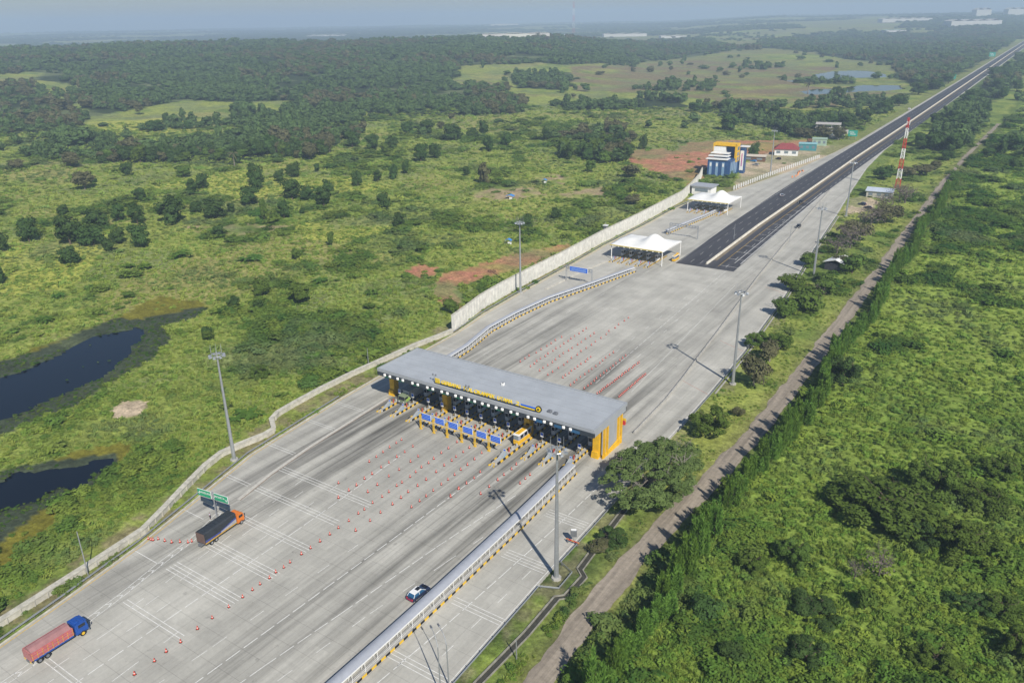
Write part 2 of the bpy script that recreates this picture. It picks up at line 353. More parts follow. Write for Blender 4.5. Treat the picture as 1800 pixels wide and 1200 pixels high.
def grid_land():
    rr = np.exp(np.linspace(math.log(38), math.log(15400), 800)); aa = np.radians(np.linspace(-60, 60, 481))
    R, A = np.meshgrid(rr, aa, indexing='ij'); f = R*np.cos(A); s = R*np.sin(A)
    x = -f*math.sin(YAW)+s*math.cos(YAW); y = f*math.cos(YAW)+s*math.sin(YAW); x = x.ravel(); y = y.ravel()
    z = terrain(x, y)
    inr = (x > xl(y)-.0) & (x < xr(y)+.0) & (y > 10) & (y < 3700)
    z = np.where(inr, -.35, z)
    z = np.where((~inr) & (x > -185) & (x < 30) & (polar(x, y)[0] < 700), -.04 + .10*(fbm(x, y, 5, 90, 3)-.5)*((x > -50) | (x < xl(y)-6)), z)
    qx, qy = wob(x, y, 2.4, 6); pond = any_in([POND1, POND2], qx, qy) | any_in([POND3, POND4], x, y); z = np.where(pond, z-1.2, z)
    n0, n1 = R.shape; me = bpy.data.meshes.new('ground'); N = n0*n1
    me.vertices.add(N); me.vertices.foreach_set('co', np.stack([x, y, z], 1).astype(np.float32).ravel())
    i = np.arange(N).reshape(n0, n1); q = np.stack([i[:-1, :-1], i[1:, :-1], i[1:, 1:], i[:-1, 1:]], -1).reshape(-1, 4)
    q = q[:, ::-1]
    me.loops.add(q.size); me.loops.foreach_set('vertex_index', q.astype(np.int32).ravel())
    me.polygons.add(len(q)); me.polygons.foreach_set('loop_start', np.arange(0, q.size, 4, dtype=np.int32))
    me.update(calc_edges=True); me.validate()
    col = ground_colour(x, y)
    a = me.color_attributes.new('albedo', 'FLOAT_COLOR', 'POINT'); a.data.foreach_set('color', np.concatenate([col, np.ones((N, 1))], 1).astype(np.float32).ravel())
    me.polygons.foreach_set('use_smooth', [True]*len(q))
    m, n, l, b = bsdf_mat('grass_and_soil', .95, .1)
    at_ = n.new('ShaderNodeAttribute'); at_.attribute_name = 'albedo'
    tc = n.new('ShaderNodeTexCoord'); o = tc.outputs['Object']
    v = mth(n, l, 'MULTIPLY', rng(n, l, nz(n, l, o, .9, 6, .7), .3, .7, .55, 1.45), mth(n, l, 'MULTIPLY', rng(n, l, nz(n, l, o, .13, 5, .65), .3, .7, .72, 1.28), rng(n, l, nz(n, l, o, .38, 4, .7), .3, .7, .66, 1.34)))
    l.new(scl(n, l, at_.outputs['Color'], v), b.inputs['Base Color'])
    bp = n.new('ShaderNodeBump'); bp.inputs['Strength'].default_value = .6; bp.inputs['Distance'].default_value = .5
    l.new(nz(n, l, o, 1.3, 6, .7), bp.inputs['Height']); l.new(bp.outputs['Normal'], b.inputs['Normal'])
    me.materials.append(m); ob = bpy.data.objects.new('ground', me); COL.objects.link(ob); tag(ob, kind='structure'); return ob
grid_land()

def water(name, poly, z, col=(.002, .004, .008)):
    m = MATS.get('pond_water')
    if not m:
        m, n, l, b = bsdf_mat('pond_water', .05, .3); b.inputs['Base Color'].default_value = (*col, 1)
        tc = n.new('ShaderNodeTexCoord'); bp = n.new('ShaderNodeBump'); bp.inputs['Strength'].default_value = .08
        l.new(nz(n, l, tc.outputs['Object'], .8, 3), bp.inputs['Height']); l.new(bp.outputs['Normal'], b.inputs['Normal']); MATS['pond_water'] = m
    mb = MB(); n = len(poly); mb.add([(p[0], p[1], z) for p in poly], [tuple(range(n))], m)
    return tag(mb.build(name), kind='structure')
def grow(poly, k):
    c = sum((Vector((p[0], p[1], 0)) for p in poly), Vector())/len(poly); return [c+(Vector((p[0], p[1], 0))-c)*k for p in poly]
for p in (POND1, POND2, POND3, POND4):
    zz = min(float(terrain(q[0], q[1])) for q in p); water('pond', grow(p, 1.06), zz-.22)

# ---- paved surfaces
def concrete_mat():
    m, n, l, b = bsdf_mat('road_concrete', .88, .25)
    tc = n.new('ShaderNodeTexCoord'); o = tc.outputs['Object']; sp = n.new('ShaderNodeSeparateXYZ'); l.new(o, sp.inputs[0]); X, Y = sp.outputs[0], sp.outputs[1]
    st = rng(n, l, nz(n, l, o, 1.0, 4, .6, (.36, .012, 1)), .42, .66, 0, 1)            # tyre and oil streaks along the lanes
    st2 = rng(n, l, nz(n, l, o, 1.0, 4, .6, (1.6, .02, 1)), .45, .7, 0, 1)
    dist = mth(n, l, 'ABSOLUTE', mth(n, l, 'SUBTRACT', Y, 154.0))
    near = mth(n, l, 'ADD', rng(n, l, dist, 10, 110, .9, .30), 0.0)
    open_ = mth(n, l, 'MAXIMUM', rng(n, l, X, -129, -125, 1, .42), rng(n, l, X, -106, -101, .42, 1)); inpl = mth(n, l, 'MULTIPLY', open_, mth(n, l, 'MULTIPLY', rng(n, l, X, -149, -145, .3, 1), rng(n, l, X, -82, -79, 1, .3)))
    dark = mth(n, l, 'MULTIPLY', mth(n, l, 'MULTIPLY', mth(n, l, 'ADD', mth(n, l, 'MULTIPLY', st, .75), mth(n, l, 'MULTIPLY', st2, .35)), near), inpl)
    k = mth(n, l, 'SUBTRACT', 1.0, dark)
    lane = mth(n, l, 'ABSOLUTE', mth(n, l, 'SUBTRACT', mth(n, l, 'FRACT', mth(n, l, 'DIVIDE', mth(n, l, 'ADD', X, 141.3), 4.86)), .5))
    tyre = mth(n, l, 'MULTIPLY', rng(n, l, lane, .08, .30, 1, 0), mth(n, l, 'MULTIPLY', rng(n, l, dist, 14, 75, .42, 0), mth(n, l, 'MULTIPLY', inpl, rng(n, l, nz(n, l, o, 1.0, 3, .6, (.9, .05, 1)), .3, .65, .45, 1))))
    k = mth(n, l, 'MULTIPLY', k, mth(n, l, 'SUBTRACT', 1.0, tyre))
    spot = rng(n, l, nz(n, l, o, .55, 3, .55), .66, .74, 0, .22); k = mth(n, l, 'MULTIPLY', k, mth(n, l, 'SUBTRACT', 1.0, spot))
    fx = mth(n, l, 'FLOOR', mth(n, l, 'DIVIDE', X, 3.6)); fy = mth(n, l, 'FLOOR', mth(n, l, 'DIVIDE', Y, 5.0))
    cb = n.new('ShaderNodeCombineXYZ'); l.new(fx, cb.inputs[0]); l.new(fy, cb.inputs[1]); w = n.new('ShaderNodeTexWhiteNoise'); w.noise_dimensions = '2D'; l.new(cb.outputs[0], w.inputs['Vector'])
    k = mth(n, l, 'MULTIPLY', k, rng(n, l, w.outputs['Value'], 0, 1, .94, 1.05))
    for v, d in ((X, 3.6), (Y, 5.0)):
        fr = mth(n, l, 'FRACT', mth(n, l, 'DIVIDE', v, d)); e = mth(n, l, 'LESS_THAN', mth(n, l, 'ABSOLUTE', mth(n, l, 'SUBTRACT', fr, .5)), .010)
        k = mth(n, l, 'MULTIPLY', k, mth(n, l, 'SUBTRACT', 1.0, mth(n, l, 'MULTIPLY', e, .22)))
    k = mth(n, l, 'MULTIPLY', k, rng(n, l, nz(n, l, o, .07, 6, .6), .3, .7, .82, 1.10)); k = mth(n, l, 'MULTIPLY', k, rng(n, l, nz(n, l, o, 1.4, 5, .7), .3, .7, .93, 1.07))
    l.new(scl(n, l, (.448, .436, .388), k), b.inputs['Base Color']); return m
CONC = concrete_mat()
def asphalt_mat():
    m, n, l, b = bsdf_mat('asphalt', .8, .3); tc = n.new('ShaderNodeTexCoord'); o = tc.outputs['Object']
    k = mth(n, l, 'MULTIPLY', rng(n, l, nz(n, l, o, 1, 4, .6, (.6, .01, 1)), .35, .65, .8, 1.35), rng(n, l, nz(n, l, o, 1.2, 5, .7), .3, .7, .85, 1.15))
    l.new(scl(n, l, (.050, .050, .056), k), b.inputs['Base Color']); return m
ASPH = asphalt_mat()
def slab(name, poly, z0, z1, m):
    mb = MB(); mb.prism([(p[0], p[1]) for p in poly], z0, z1, m, 'z'); return tag(mb.build(name), kind='structure')
ys = [700, 800, 900, 1100, 1413, 2000, 2600, 3090, 3600]
slab('concrete_road', LK+[(xl(y)-.0, y) for y in ys[1:]]+[(xr(y), y) for y in ys[::-1][:-1]]+RK[::-1], -.5, .0, CONC)
al = [(-128.6, 317.3), (-132.4, 395), (-135.6, 484), (-137, 596), (-137.6, 704), (-139, 900), (-144, 1413), (-169, 3600)]
ar = [(-102.8, 317.8), (-106, 384), (-110.6, 488), (-111.8, 600), (-112.6, 690), (-113.4, 900), (-119.4, 1413), (-143, 3600)]
slab('asphalt_road', al+ar[::-1], -.3, .006, ASPH)
MVERGE = mat('median_soil', (.20, .165, .115), .95, var=.35, scale=.6)
def strip(name, f0, f1, y0, y1, z, m, step=20):
    yy = list(np.arange(y0, y1, step))+[y1]; mb = MB(); mb.add([(f0(y), y, z) for y in yy]+[(f1(y), y, z) for y in yy], [(i, i+1, len(yy)+i+1, len(yy)+i) for i in range(len(yy)-1)], m)
    return tag(mb.build(name), kind='structure')
strip('median_verge', lambda y: xmed(y)+.5, lambda y: xmed(y)+2.0, 330, 3600, .012, MVERGE)
# dirt road with ragged edges
def dirt_mat():
    m, n, l, b = bsdf_mat('dirt_track', .95, .1); tc = n.new('ShaderNodeTexCoord'); o = tc.outputs['Object']
    k = mth(n, l, 'MULTIPLY', rng(n, l, nz(n, l, o, 1, 4, .6, (.9, .03, 1)), .35, .65, .75, 1.2), rng(n, l, nz(n, l, o, .9, 6, .7), .3, .7, .78, 1.22))
    l.new(scl(n, l, (.275, .238, .192), k), b.inputs['Base Color']); return m
mb = MB(); yy = np.arange(55, 905, 1.5); a = xdirt(yy)+.9*(fbm(yy, yy*0, 5, 3, 3)-.5)*2; b_ = xdirt(yy)+4.9*(1-.38*ss(260, 600, yy))+.9*(fbm(yy, yy*0+50, 6, 4, 3)-.5)*2
mb.add([(a[i], yy[i], .03) for i in range(len(yy))]+[(b_[i], yy[i], .03) for i in range(len(yy))], [(i, i+1, len(yy)+i+1, len(yy)+i) for i in range(len(yy)-1)], dirt_mat())
tag(mb.build('dirt_road'), kind='structure')

# painted markings, one sheet lying 4 mm above the road
WHITE = mat('road_paint_white', (.66, .66, .63), .7, var=.22, scale=1.2); YELP = mat('road_paint_yellow', (.62, .40, .05), .7, var=.2)
RMARK = mat('road_paint_red', (.45, .16, .10), .8, var=.3)
mb = MB(); ZM = .012
def seg(p, q, w, m=WHITE, z=ZM):
    p = Vector((p[0], p[1], 0)); q = Vector((q[0], q[1], 0)); d = (q-p)
    if d.length < 1e-4: return
    r = Vector((d.y, -d.x, 0)).normalized()*w/2; mb.add([(v.x, v.y, z) for v in (p-r, p+r, q+r, q-r)], [(0, 1, 2, 3)], m)
def pline(path, w, dash=None, m=WHITE, z=ZM):
    path = [Vector((p[0], p[1], 0)) for p in path]
    for p, q in zip(path[:-1], path[1:]):
        if not dash: seg(p, q, w, m, z); continue
        L = (q-p).length; d = (q-p)/L; s = 0
        while s < L: seg(p+d*s, p+d*min(s+dash[0], L), w, m, z); s += dash[0]+dash[1]
BOLD = (2.9, .75)
pline([(-116.4, 30), (-117.4, 60), (-118.3, 90), (-119, 106), (-120.5, 127)], .17, BOLD)
pline([(-100.8, 30), (-99.7, 70), (-99, 100), (-98.5, 131)], .17, BOLD)
pline([(-96, 30), (-93.6, 61.4), (-91.9, 78), (-89.6, 103), (-86.4, 128)], .15, BOLD)
THIN = (3, 5)
for pth in ([(-106, 32), (-104.7, 60), (-103.8, 95)], [(-90.5, 45), (-87.4, 81), (-84.9, 100), (-83, 115)], [(-120.6, 30), (-120.9, 60), (-122.5, 90), (-124, 110)],
            [(-122.9, 34), (-123.5, 52), (-125.8, 76), (-129, 105)], [(-126, 58), (-128.5, 80), (-133, 108)], [(-111, 30), (-112.2, 48), (-113, 60)], [(-75.3, 50), (-74.6, 79)]): pline(pth, .12, THIN)
pline([(-75.6, 40), (-75, 69.5), (-74, 83.5), (-73.2, 103), (-72.6, 120), (-72.4, 142)], .16, BOLD)
pline([(-69.8, 80), (-69.2, 110)], .12, THIN)
NOSE = [(-125.5, 30), (-126.6, 40.9), (-128.9, 52), (-130.3, 60), (-132.3, 68.6), (-133.9, 77.5), (-137, 86)]
pline(NOSE, .12); pline([(p[0]-1.25, p[1]+.2) for p in NOSE], .12)
for p, d in along([Vector((*q, 0)) for q in NOSE], 2.6): seg(p, p+Vector((-.62, 1.2, 0)), .16); seg(p+Vector((-1.25, .2, 0)), p+Vector((-.62, 1.2, 0)), .16)
pline([(-138.6, 92.5), (-141.2, 104), (-143.0, 118), (-145.2, 150)], .95, None, mat('nose_concrete', (.47, .45, .40), .85, var=.2)); pline([(-138.0, 92.5), (-140.6, 104), (-142.4, 118), (-144.6, 150)], .22, None, mat('nose_rust', (.24, .17, .12), .9, var=.3))
def rumble(x0, x1, y, k, gap=.85):
    for i in range(k): seg((x0, y+(i-(k-1)/2)*gap), (x1, y+(i-(k-1)/2)*gap), .13)
for x0, x1, y, k in ((-126, -112.6, 42.6, 2), (-128.6, -111.2, 58.6, 2), (-130.6, -110.6, 69.8, 4), (-129.9, -110.3, 78.6, 4), (-132, -111, 88.2, 3), (-138.9, -113, 98, 3), (-141, -111.4, 107, 3),
                     (-150.3, -141.4, 97.8, 2), (-146.2, -138.8, 83.3, 1), (-141.4, -133.4, 68.6, 1), (-154.2, -143.6, 113.5, 2), (-155.4, -144.5, 128, 2), (-155.8, -145.4, 140, 2), (-157.5, -147.5, 188, 2),
                     (-77.6, -65.7, 75.7, 3), (-76.8, -65.9, 92.2, 3), (-76.7, -66.8, 109, 4), (-77, -67.4, 125.7, 4)): rumble(x0, x1, y, k)
pline([(p[0]+.45, p[1]) for p in LK], .16, m=YELP); pline([(p[0]-.5, p[1]) for p in RK], .14)
# beyond the canopy
for x0, x1 in ((-141, -133), (-104, -108.2), (-95, -104.2)): pline([(x0, 178), (x1, 312)], .12, (3, 9))
pline([(-99.5, 190), (-106, 318)], .14, BOLD); pline([(-88, 190), (-96, 300)], .1)
for f in (-14.2, -9.5, -5.2): pline([(xmed(y)+f+ (2.3 if y < 350 else 0), y) for y in (322, 400, 480, 640, 900, 1413, 3000)], .1, (5, 8) if f > -14 else None, z=.02)
for f in (5.3, 8.6): pline([(xmed(y)+f, y) for y in (322, 400, 480, 640, 900, 1413, 3000)], .14, (5, 8) if f > 6 else None, z=.02, m=WHITE if f > 6 else YELP)
pline([(-104, 330), (-108.3, 430), (-111, 500)], .3, z=.02); pline([(-106.6, 330), (-110.2, 430), (-112.4, 500)], .22, z=.02)
for y in range(324, 470, 12): seg((xmed(y)+5.3, y), (xmed(y)+15-.02*(y-320), y), .22, z=.024)
for y in (200, 236, 300): seg((xr(y)-.3, y), (xr(y)-10, y+5), .12, RMARK)
tag(mb.build('road_markings'), kind='structure')
# ------------------------------------------------------------------ structures along the road
CREAM = mat('cream_concrete', (.48, .46, .40), .9, var=.25, scale=.5); CREAM2 = mat('weathered_coping', (.47, .45, .38), .9, var=.3, scale=.7)
GREYC = mat('grey_concrete', (.36, .35, .32), .9, var=.2, scale=.8); STEEL = mat('galvanised_steel', (.42, .44, .46), .45, .6, .12, 2)
DSTEEL = mat('dull_steel', (.22, .23, .25), .55, .5, .15, 2); WHITEP = mat('white_paint', (.74, .74, .72), .5, var=.08)
YEL = mat('yellow_paint', (.66, .42, .03), .5, var=.1); ORANGE = mat('orange_yellow_paint', (.72, .42, .02), .6, var=.16, scale=.9); BLACK = mat('black_paint', (.015, .015, .017), .5, var=.1)
BLUE = mat('sign_blue', (.01, .12, .62), .4, var=.05); SKYB = mat('pale_blue_paint', (.36, .50, .66), .5, var=.1); RED = mat('red_paint', (.48, .035, .025), .5, var=.12)
GREEN_S = mat('sign_green', (.02, .30, .15), .45, var=.06); GLASS = mat('dark_glass', (.012, .016, .022), .08, var=0, spec=.6); RUBBER = mat('rubber', (.018, .018, .018), .9, var=.1)
ROOFG = mat('roof_sheet', (.36, .385, .41), .55, 0, .10, .18, .3); FASC = mat('fascia_panel', (.32, .34, .36), .5, 0, .08, .4); DFAS = mat('dark_fascia', (.035, .045, .055), .5, var=.15)
LAMPW = mat('white_lamp_glass', (.85, .85, .82), .3, var=0); MEMB = mat('white_membrane', (.78, .78, .75), .6, var=.07, scale=.3)
OLV = mat('dusty_yellow', (.50, .40, .09), .7, var=.2)

def wall(name, label, path, w, h, panel, mwall, mcope, cope=.12):
    c = path[0]; t = thing(name, label, 'wall', (c[0], c[1], 0)); q = [(p[0]-c[0], p[1]-c[1]) for p in path]
    a = MB(); a.sweep(q, [(-w/2, -.5), (w/2, -.5), (w/2, h), (-w/2, h)], mwall)
    for p, d in along([Vector((*r, 0)) for r in q], panel): a.box((p.x+d.y*w*.5, p.y-d.x*w*.5, h/2-.2), (.24, .34, h+.3), mwall, math.atan2(d.y, d.x))
    a.build('wall_panel', t)
    b = MB(); b.sweep(q, [(-w/2-cope, h+.003), (w/2+cope, h+.003), (w/2+cope, h+.2), (-w/2-cope, h+.2)], mcope); b.build('coping', t); return t
LW1 = [(-140.3, 20), (-141.5, 42.3), (-142.3, 50), (-143.5, 60.3), (-145.2, 73.2), (-148.8, 81), (-152.3, 88), (-156.5, 97), (-158.3, 103), (-157.9, 108), (-156.6, 115.3), (-157.0, 118.6), (-161.8, 121.9), (-163.5, 125.5), (-164.2, 132), (-164.8, 142), (-164.9, 156), (-164, 170), (-163.2, 184), (-161.6, 194), (-160.9, 200.3)]
wall('parapet_wall', 'low cream concrete parapet winding beside the left bypass below the canopy', LW1, 1.05, 1.15, 2.6, CREAM, CREAM2)
TW = [(-161.2, 200.6), (-163.4, 212), (-166, 224), (-167.6, 240), (-168.6, 258), (-169.6, 291.5), (-171.8, 328), (-172.6, 373), (-174.6, 415), (-175.5, 436), (-180, 460), (-187, 492), (-194, 515)]
wall('retaining_wall', 'tall pale ribbed concrete wall climbing behind the second toll lanes', TW, .35, 6.0, 2.4, mat('pale_wall', (.60, .59, .545), .9, var=.2, scale=.5), CREAM2)

def guard_rail(label, path, grp='steel guard rails', step=4.0, h=.72):
    c = path[0]; t = thing('guard_rail', label, 'guard rail', (c[0], c[1], 0), 0, grp); q = [(p[0]-c[0], p[1]-c[1]) for p in path]
    b = MB(); b.sweep(q, [(-.05, h-.34), (.03, h-.30), (-.02, h-.17), (.03, h-.05), (-.05, h), (-.09, h-.17)], STEEL); b.build('beam', t)
    p_ = MB(); p_.box((-.16, 0, h/2), (.12, .14, h+.05), DSTEEL)
    repeat('post', p_, t, [(p, 0) for p, d in along([Vector((*r, 0)) for r in q], step)]); return t
guard_rail('steel guard rail on the verge below the parapet wall', [(x-.9, y) for x, y in LK if y < 145])
guard_rail('steel guard rail at the foot of the tall ribbed wall', [(x-.9, y) for x, y in LK if 195 < y < 450])
guard_rail('steel guard rail stepping round the front light mast', [(-63.4, 40), (-64.2, 77), (-65, 100), (-65.2, 103.5), (-61.7, 105), (-61.9, 110.5), (-65.4, 112), (-65.6, 125), (-66, 139)])
guard_rail('steel guard rail beside the upper right bypass', [(x+.6, y) for x, y in RK if y > 170 and y < 450])
# drain beside the right bypass
DR = [(-61.0, 40), (-61.1, 79), (-60.6, 92), (-60.9, 103), (-59.6, 104.2), (-59.6, 111), (-61.4, 112.5), (-62.4, 125), (-63.4, 139), (-64.6, 160)]
mb = MB(); DRK = mat('drain_floor', (.05, .05, .04), .8, var=.3)
DGC = mat('stained_concrete', (.25, .24, .20), .95, var=.35, scale=.9); mb.sweep(DR, [(-.7, -.3), (-.45, -.3), (-.45, .30), (-.7, .30)], DGC); mb.sweep(DR, [(.55, -.3), (.75, -.3), (.75, .2), (.55, .2)], DGC); mb.sweep(DR, [(-.45, -.25), (.55, -.25), (.55, .03), (-.45, .03)], DRK)
tag(mb.build('drain_kerb'), kind='structure')
mb = MB(); mb.sweep([(x+1.2, y) for x, y in RK if 195 < y < 445], [(-.15, -.3), (.25, -.3), (.25, .18), (-.15, .18)], GREYC); mb.sweep([(x-.05, y) for x, y in LK if y < 460], [(-.3, -.3), (0, -.3), (0, .14), (-.3, .14)], CREAM2)
tag(mb.build('kerb'), kind='structure')
# divider between the main lanes and the right bypass beyond the canopy
DIV = [(-76.6, 168), (-77.5, 190), (-79.1, 206.5), (-80.9, 222), (-84, 250), (-91.5, 313), (-98.1, 380), (-104, 440), (-110, 510)]
c = DIV[0]; t = thing('divider_kerb', 'thin raised concrete divider slanting up from the canopy beside the upper right bypass', 'divider', (c[0], c[1], 0))
b = MB(); b.sweep([(p[0]-c[0], p[1]-c[1]) for p in DIV], [(-.28, -.2), (.28, -.2), (.16, .55), (-.16, .55)], GREYC); b.build('kerb_stone', t)
b = MB(); b.box((0, 0, .78), (.08, .08, .5), DSTEEL)
repeat('post', b, t, [(p, 0) for p, d in along([Vector((x-c[0], y-c[1], 0)) for x, y in DIV], 4)])
# concrete median of the motorway
yy = [322, 400, 480, 560, 640, 760, 900, 1100, 1413, 2000, 2600, 3090, 3550]
c = (float(xmed(322)), 322.0); t = thing('median_barrier', 'long pale concrete barrier down the middle of the black asphalt road', 'barrier', (c[0], c[1], 0))
b = MB(); b.sweep([(float(xmed(y))-c[0], y-c[1]) for y in yy], [(-.42, -.1), (.42, -.1), (.40, .25), (.2, .45), (.14, 1.0), (-.14, 1.0), (-.2, .45), (-.40, .25)], mat('median_concrete', (.58, .55, .47), .9, var=.2, scale=.4)); b.build('barrier_block', t)

# roofed walkways with chequered kerbs
WALKR = mat('walkway_roof_sheet', (.38, .40, .44), .5, .15, .08, .8, .5)
def walkway(label, path, kerbside=1, w=1.75, h=2.2):
    c = path[0]; t = thing('covered_walkway', label, 'walkway', (c[0], c[1], 0), 0, 'roofed staff walkways'); q = [Vector((p[0]-c[0], p[1]-c[1], 0)) for p in path]
    fine = [p for p, d in along(q, 2.0)]+[q[-1]]
    k = kerbside
    prof = [(-w*.55-.85+w*1.15*i/8, h+.32*math.sin(math.pi*min(1, .12+i/8*.9))) for i in range(9)]
    if k < 0: prof = [(-u, v) for u, v in prof]
    b = MB(); b.sweep(fine, prof+[(u, v-.05) for u, v in prof[::-1]], WALKR); b.build('roof', t, smooth=False)
    b = MB(); e = prof[-1]; b.sweep(fine, [(e[0]-.02, e[1]-.14), (e[0]+k*.1, e[1]-.14), (e[0]+k*.1, e[1]+.05), (e[0]-.02, e[1]+.05)], WHITEP); b.build('roof_edge', t)
    b = MB()
    for p, d in along(q, 3.0):
        r = Vector((d.y, -d.x, 0)); a = p+r*(k*.42); b.tube([a, a+Vector((0, 0, h+.2))], .05, WHITEP, 5); f = p-r*(k*.5); b.tube([f, f+Vector((0, 0, h+.2))], .05, WHITEP, 5)
    for zz in (.75, 1.1): b.sweep(fine, [(k*.40, zz), (k*.45, zz), (k*.45, zz+.05), (k*.40, zz+.05)], WHITEP)
    b.build('railing', t)
    b = MB(); kp = [p for p, d in along(q, 1.15)]+[q[-1]]
    b.sweep(kp, [(-.45, -.1), (.8*k if k > 0 else .45, -.1), (.8*k if k > 0 else .45, .46), (-.45 if k > 0 else -.62, .46)] if k > 0 else [(-.62, -.1), (.45, -.1), (.45, .34), (-.62, .34)], YEL, mfun=lambda i: YEL if i % 2 else BLACK); b.build('kerb', t)
    b = MB(); b.sweep(fine, [(-.45, .465), (.72, .465), (.72, .48), (-.45, .48)], GREYC); b.build('floor', t)
    return t
walkway('long roofed walkway with chequered kerb running down beside the lower right bypass', [(-78.6, 40), (-78.4, 60), (-78.4, 76), (-78.5, 92), (-79.0, 118), (-80.0, 143)])
walkway('roofed walkway with chequered kerb curving from the canopy to the nearer white tent', [(-145.8, 178), (-146.6, 190), (-150.2, 208), (-150.4, 225), (-149, 245), (-143.5, 270), (-138.4, 297)], 1, 1.25, 1.7)
walkway('short roofed walkway between the two white tents', [tuple(at(x, y).xy) for x, y in ((1172, 411), (1200, 399), (1235, 385), (1262, 373))], 1, 1.1, 1.5)

# ------------------------------------------------------------------ toll canopy
PX0, PX1, PY0, PY1, PZ0, PZ1 = -145.4, -76.9, 146.8, 164.2, 8.4, 10.5
O = (-111.0, 155.0, 0.0)
plaza = thing('toll_canopy', 'huge flat grey toll canopy with yellow columns spanning all the main lanes', 'toll canopy', O)
L = lambda x, y, z=0: (x-O[0], y-O[1], z)
b = MB(); cx, cy = (PX0+PX1)/2-O[0], (PY0+PY1)/2-O[1]; W_, D_ = PX1-PX0, PY1-PY0
b.box((cx, cy, PZ1-.35), (W_-.9, D_-.9, .3), ROOFG)
for y in np.arange(PY0+1.5, PY1-1, 2.9): b.box((cx, y-O[1], PZ1-.185), (W_-1.2, .07, .04), mat('roof_seam', (.31, .33, .355), .6, 0, .1))
b.build('roof', plaza)
b = MB()
for (x0, y0, x1, y1) in ((PX0, PY0, PX1, PY0+.5), (PX0, PY1-.5, PX1, PY1), (PX0, PY0+.5, PX0+.5, PY1-.5), (PX1-.5, PY0+.5, PX1, PY1-.5)):
    b.box(((x0+x1)/2-O[0], (y0+y1)/2-O[1], PZ1-.45), (x1-x0, y1-y0, .9), FASC)
b.build('parapet', plaza)
b = MB()
b.box((cx, PY0-O[1]+.2, (PZ0+PZ1-.92)/2), (W_-.02, .38, PZ1-.92-PZ0), DFAS); b.box((cx, PY1-O[1]-.25, (PZ0+PZ1-.92)/2), (W_-.4, .3, PZ1-.92-PZ0), DFAS)
b.box((PX0+.25-O[0], cy, (PZ0+PZ1-.92)/2), (.3, D_-1.2, PZ1-.92-PZ0), FASC); b.box((PX1-.25-O[0], cy, (PZ0+PZ1-.92)/2), (.3, D_-1.2, PZ1-.92-PZ0), FASC)
b.box((cx, cy, PZ0+.1), (W_-.8, D_-.8, .2), DFAS); b.build('fascia', plaza)
LX = [-141.5, -136.8, -131.5, -126.3, -121.4, -116.8, -112.5, -108.2, -103.9, -99.4, -94.3, -89.6, -84.2]
for x in LX:
    for dx in (-.95, .95):
        b = MB(); b.box(L(x+dx, PY0-.22, 9.15), (.74, .42, .62), LAMPW, bev=.12); b.box(L(x+dx, PY0-.1, 9.5), (.3, .3, .1), DSTEEL); b.build('lamp', plaza)
    if x < -95:
        b = MB(); b.box(L(x, PY0-.08, 8.56), (2.3, .12, .42), mat('lane_board_green', (.015, .10, .06), .5)); b.build('lane_board', plaza)
for x in (-82, -86.6, -92):
    b = MB(); b.box(L(x, PY0-.06, 8.75), (2.4, .1, .7), mat('lane_board_blue', (.03, .11, .22), .5)); b.build('lane_board', plaza)
for x, w in ((-145.6+.3, 1.7), (-126, 1.6), (-99.2, 1.6), (-79.2, 1.7)):
    b = MB(); b.box(L(x, 153.0, 4.2), (w, 1.9, 8.4), ORANGE); b.build('column', plaza)
    b = MB(); b.box(L(x, 151.75, .9), (w+.3, .56, 1.8), ORANGE, taper=.8); b.build('column_foot', plaza)
    b = MB(); b.box(L(x, 161.5, 4.2), (w, 1.6, 8.4), ORANGE); b.build('column', plaza)
# end screen on the side of the big tree
b = MB(); b.box(L(-77.75, 157.3, 4.6), (.3, 9.4, 7.6), FASC); b.build('end_screen', plaza)
for y, h in ((152.9, 8.6), (154.5, 9.2), (160.4, 8.8), (162.0, 9.4)):
    b = MB(); b.box(L(-77.35, y, h/2), (.5, .44, h), ORANGE); b.build('fin', plaza)
b = MB(); b.prism([(152.2-O[1], 0), (162.4-O[1], 0), (162.4-O[1], 1.9), (159-O[1], 1.5), (155-O[1], 1.0), (152.2-O[1], .9)], -77.5-O[0], -77.2-O[0], ORANGE, 'x'); b.build('skirt', plaza)
# rooftop lettering on its frame
LET = mat('yellow_letters', (.78, .56, .02), .5, var=0)
fr = MB(); fr.box(L(-109.6, 147.9, PZ1+.05), (32, .5, .1), DFAS); fr.build('sign_frame', plaza)
def letters(s, x0, x1): text(s, 1.35, LET, plaza, L((x0+x1)/2, 147.75, PZ1+.75), (math.radians(78), 0, 0), .12, width=x1-x0)
letters('GERBANG', -123.2, -116.9); letters('TOL', -116.1, -112.9); letters('CIKAMPEK', -112.6, -106.0); letters('UTAMA', -105.2, -100.6); letters('2', -99.6, -98.6)
b = MB(); b.box(L(-124.6, 147.8, PZ1+.75), (1.5, .2, .34), LET); b.box(L(-124.6, 147.8, PZ1+1.25), (1.5, .2, .3), LET); b.box(L(-124.6, 147.8, PZ1+.3), (1.5, .2, .3), LET); b.box(L(-125.2, 147.8, PZ1+1.0), (.34, .2, .3), LET); b.box(L(-124.0, 147.8, PZ1+.5), (.34, .2, .3), LET); b.build('emblem', plaza)
b = MB(); b.box(L(-96.2, 147.8, PZ1+.35), (4.2, .2, .3), LET); b.box(L(-96.0, 147.85, PZ1+.75), (4.2, .2, .35), BLUE); b.build('emblem', plaza)
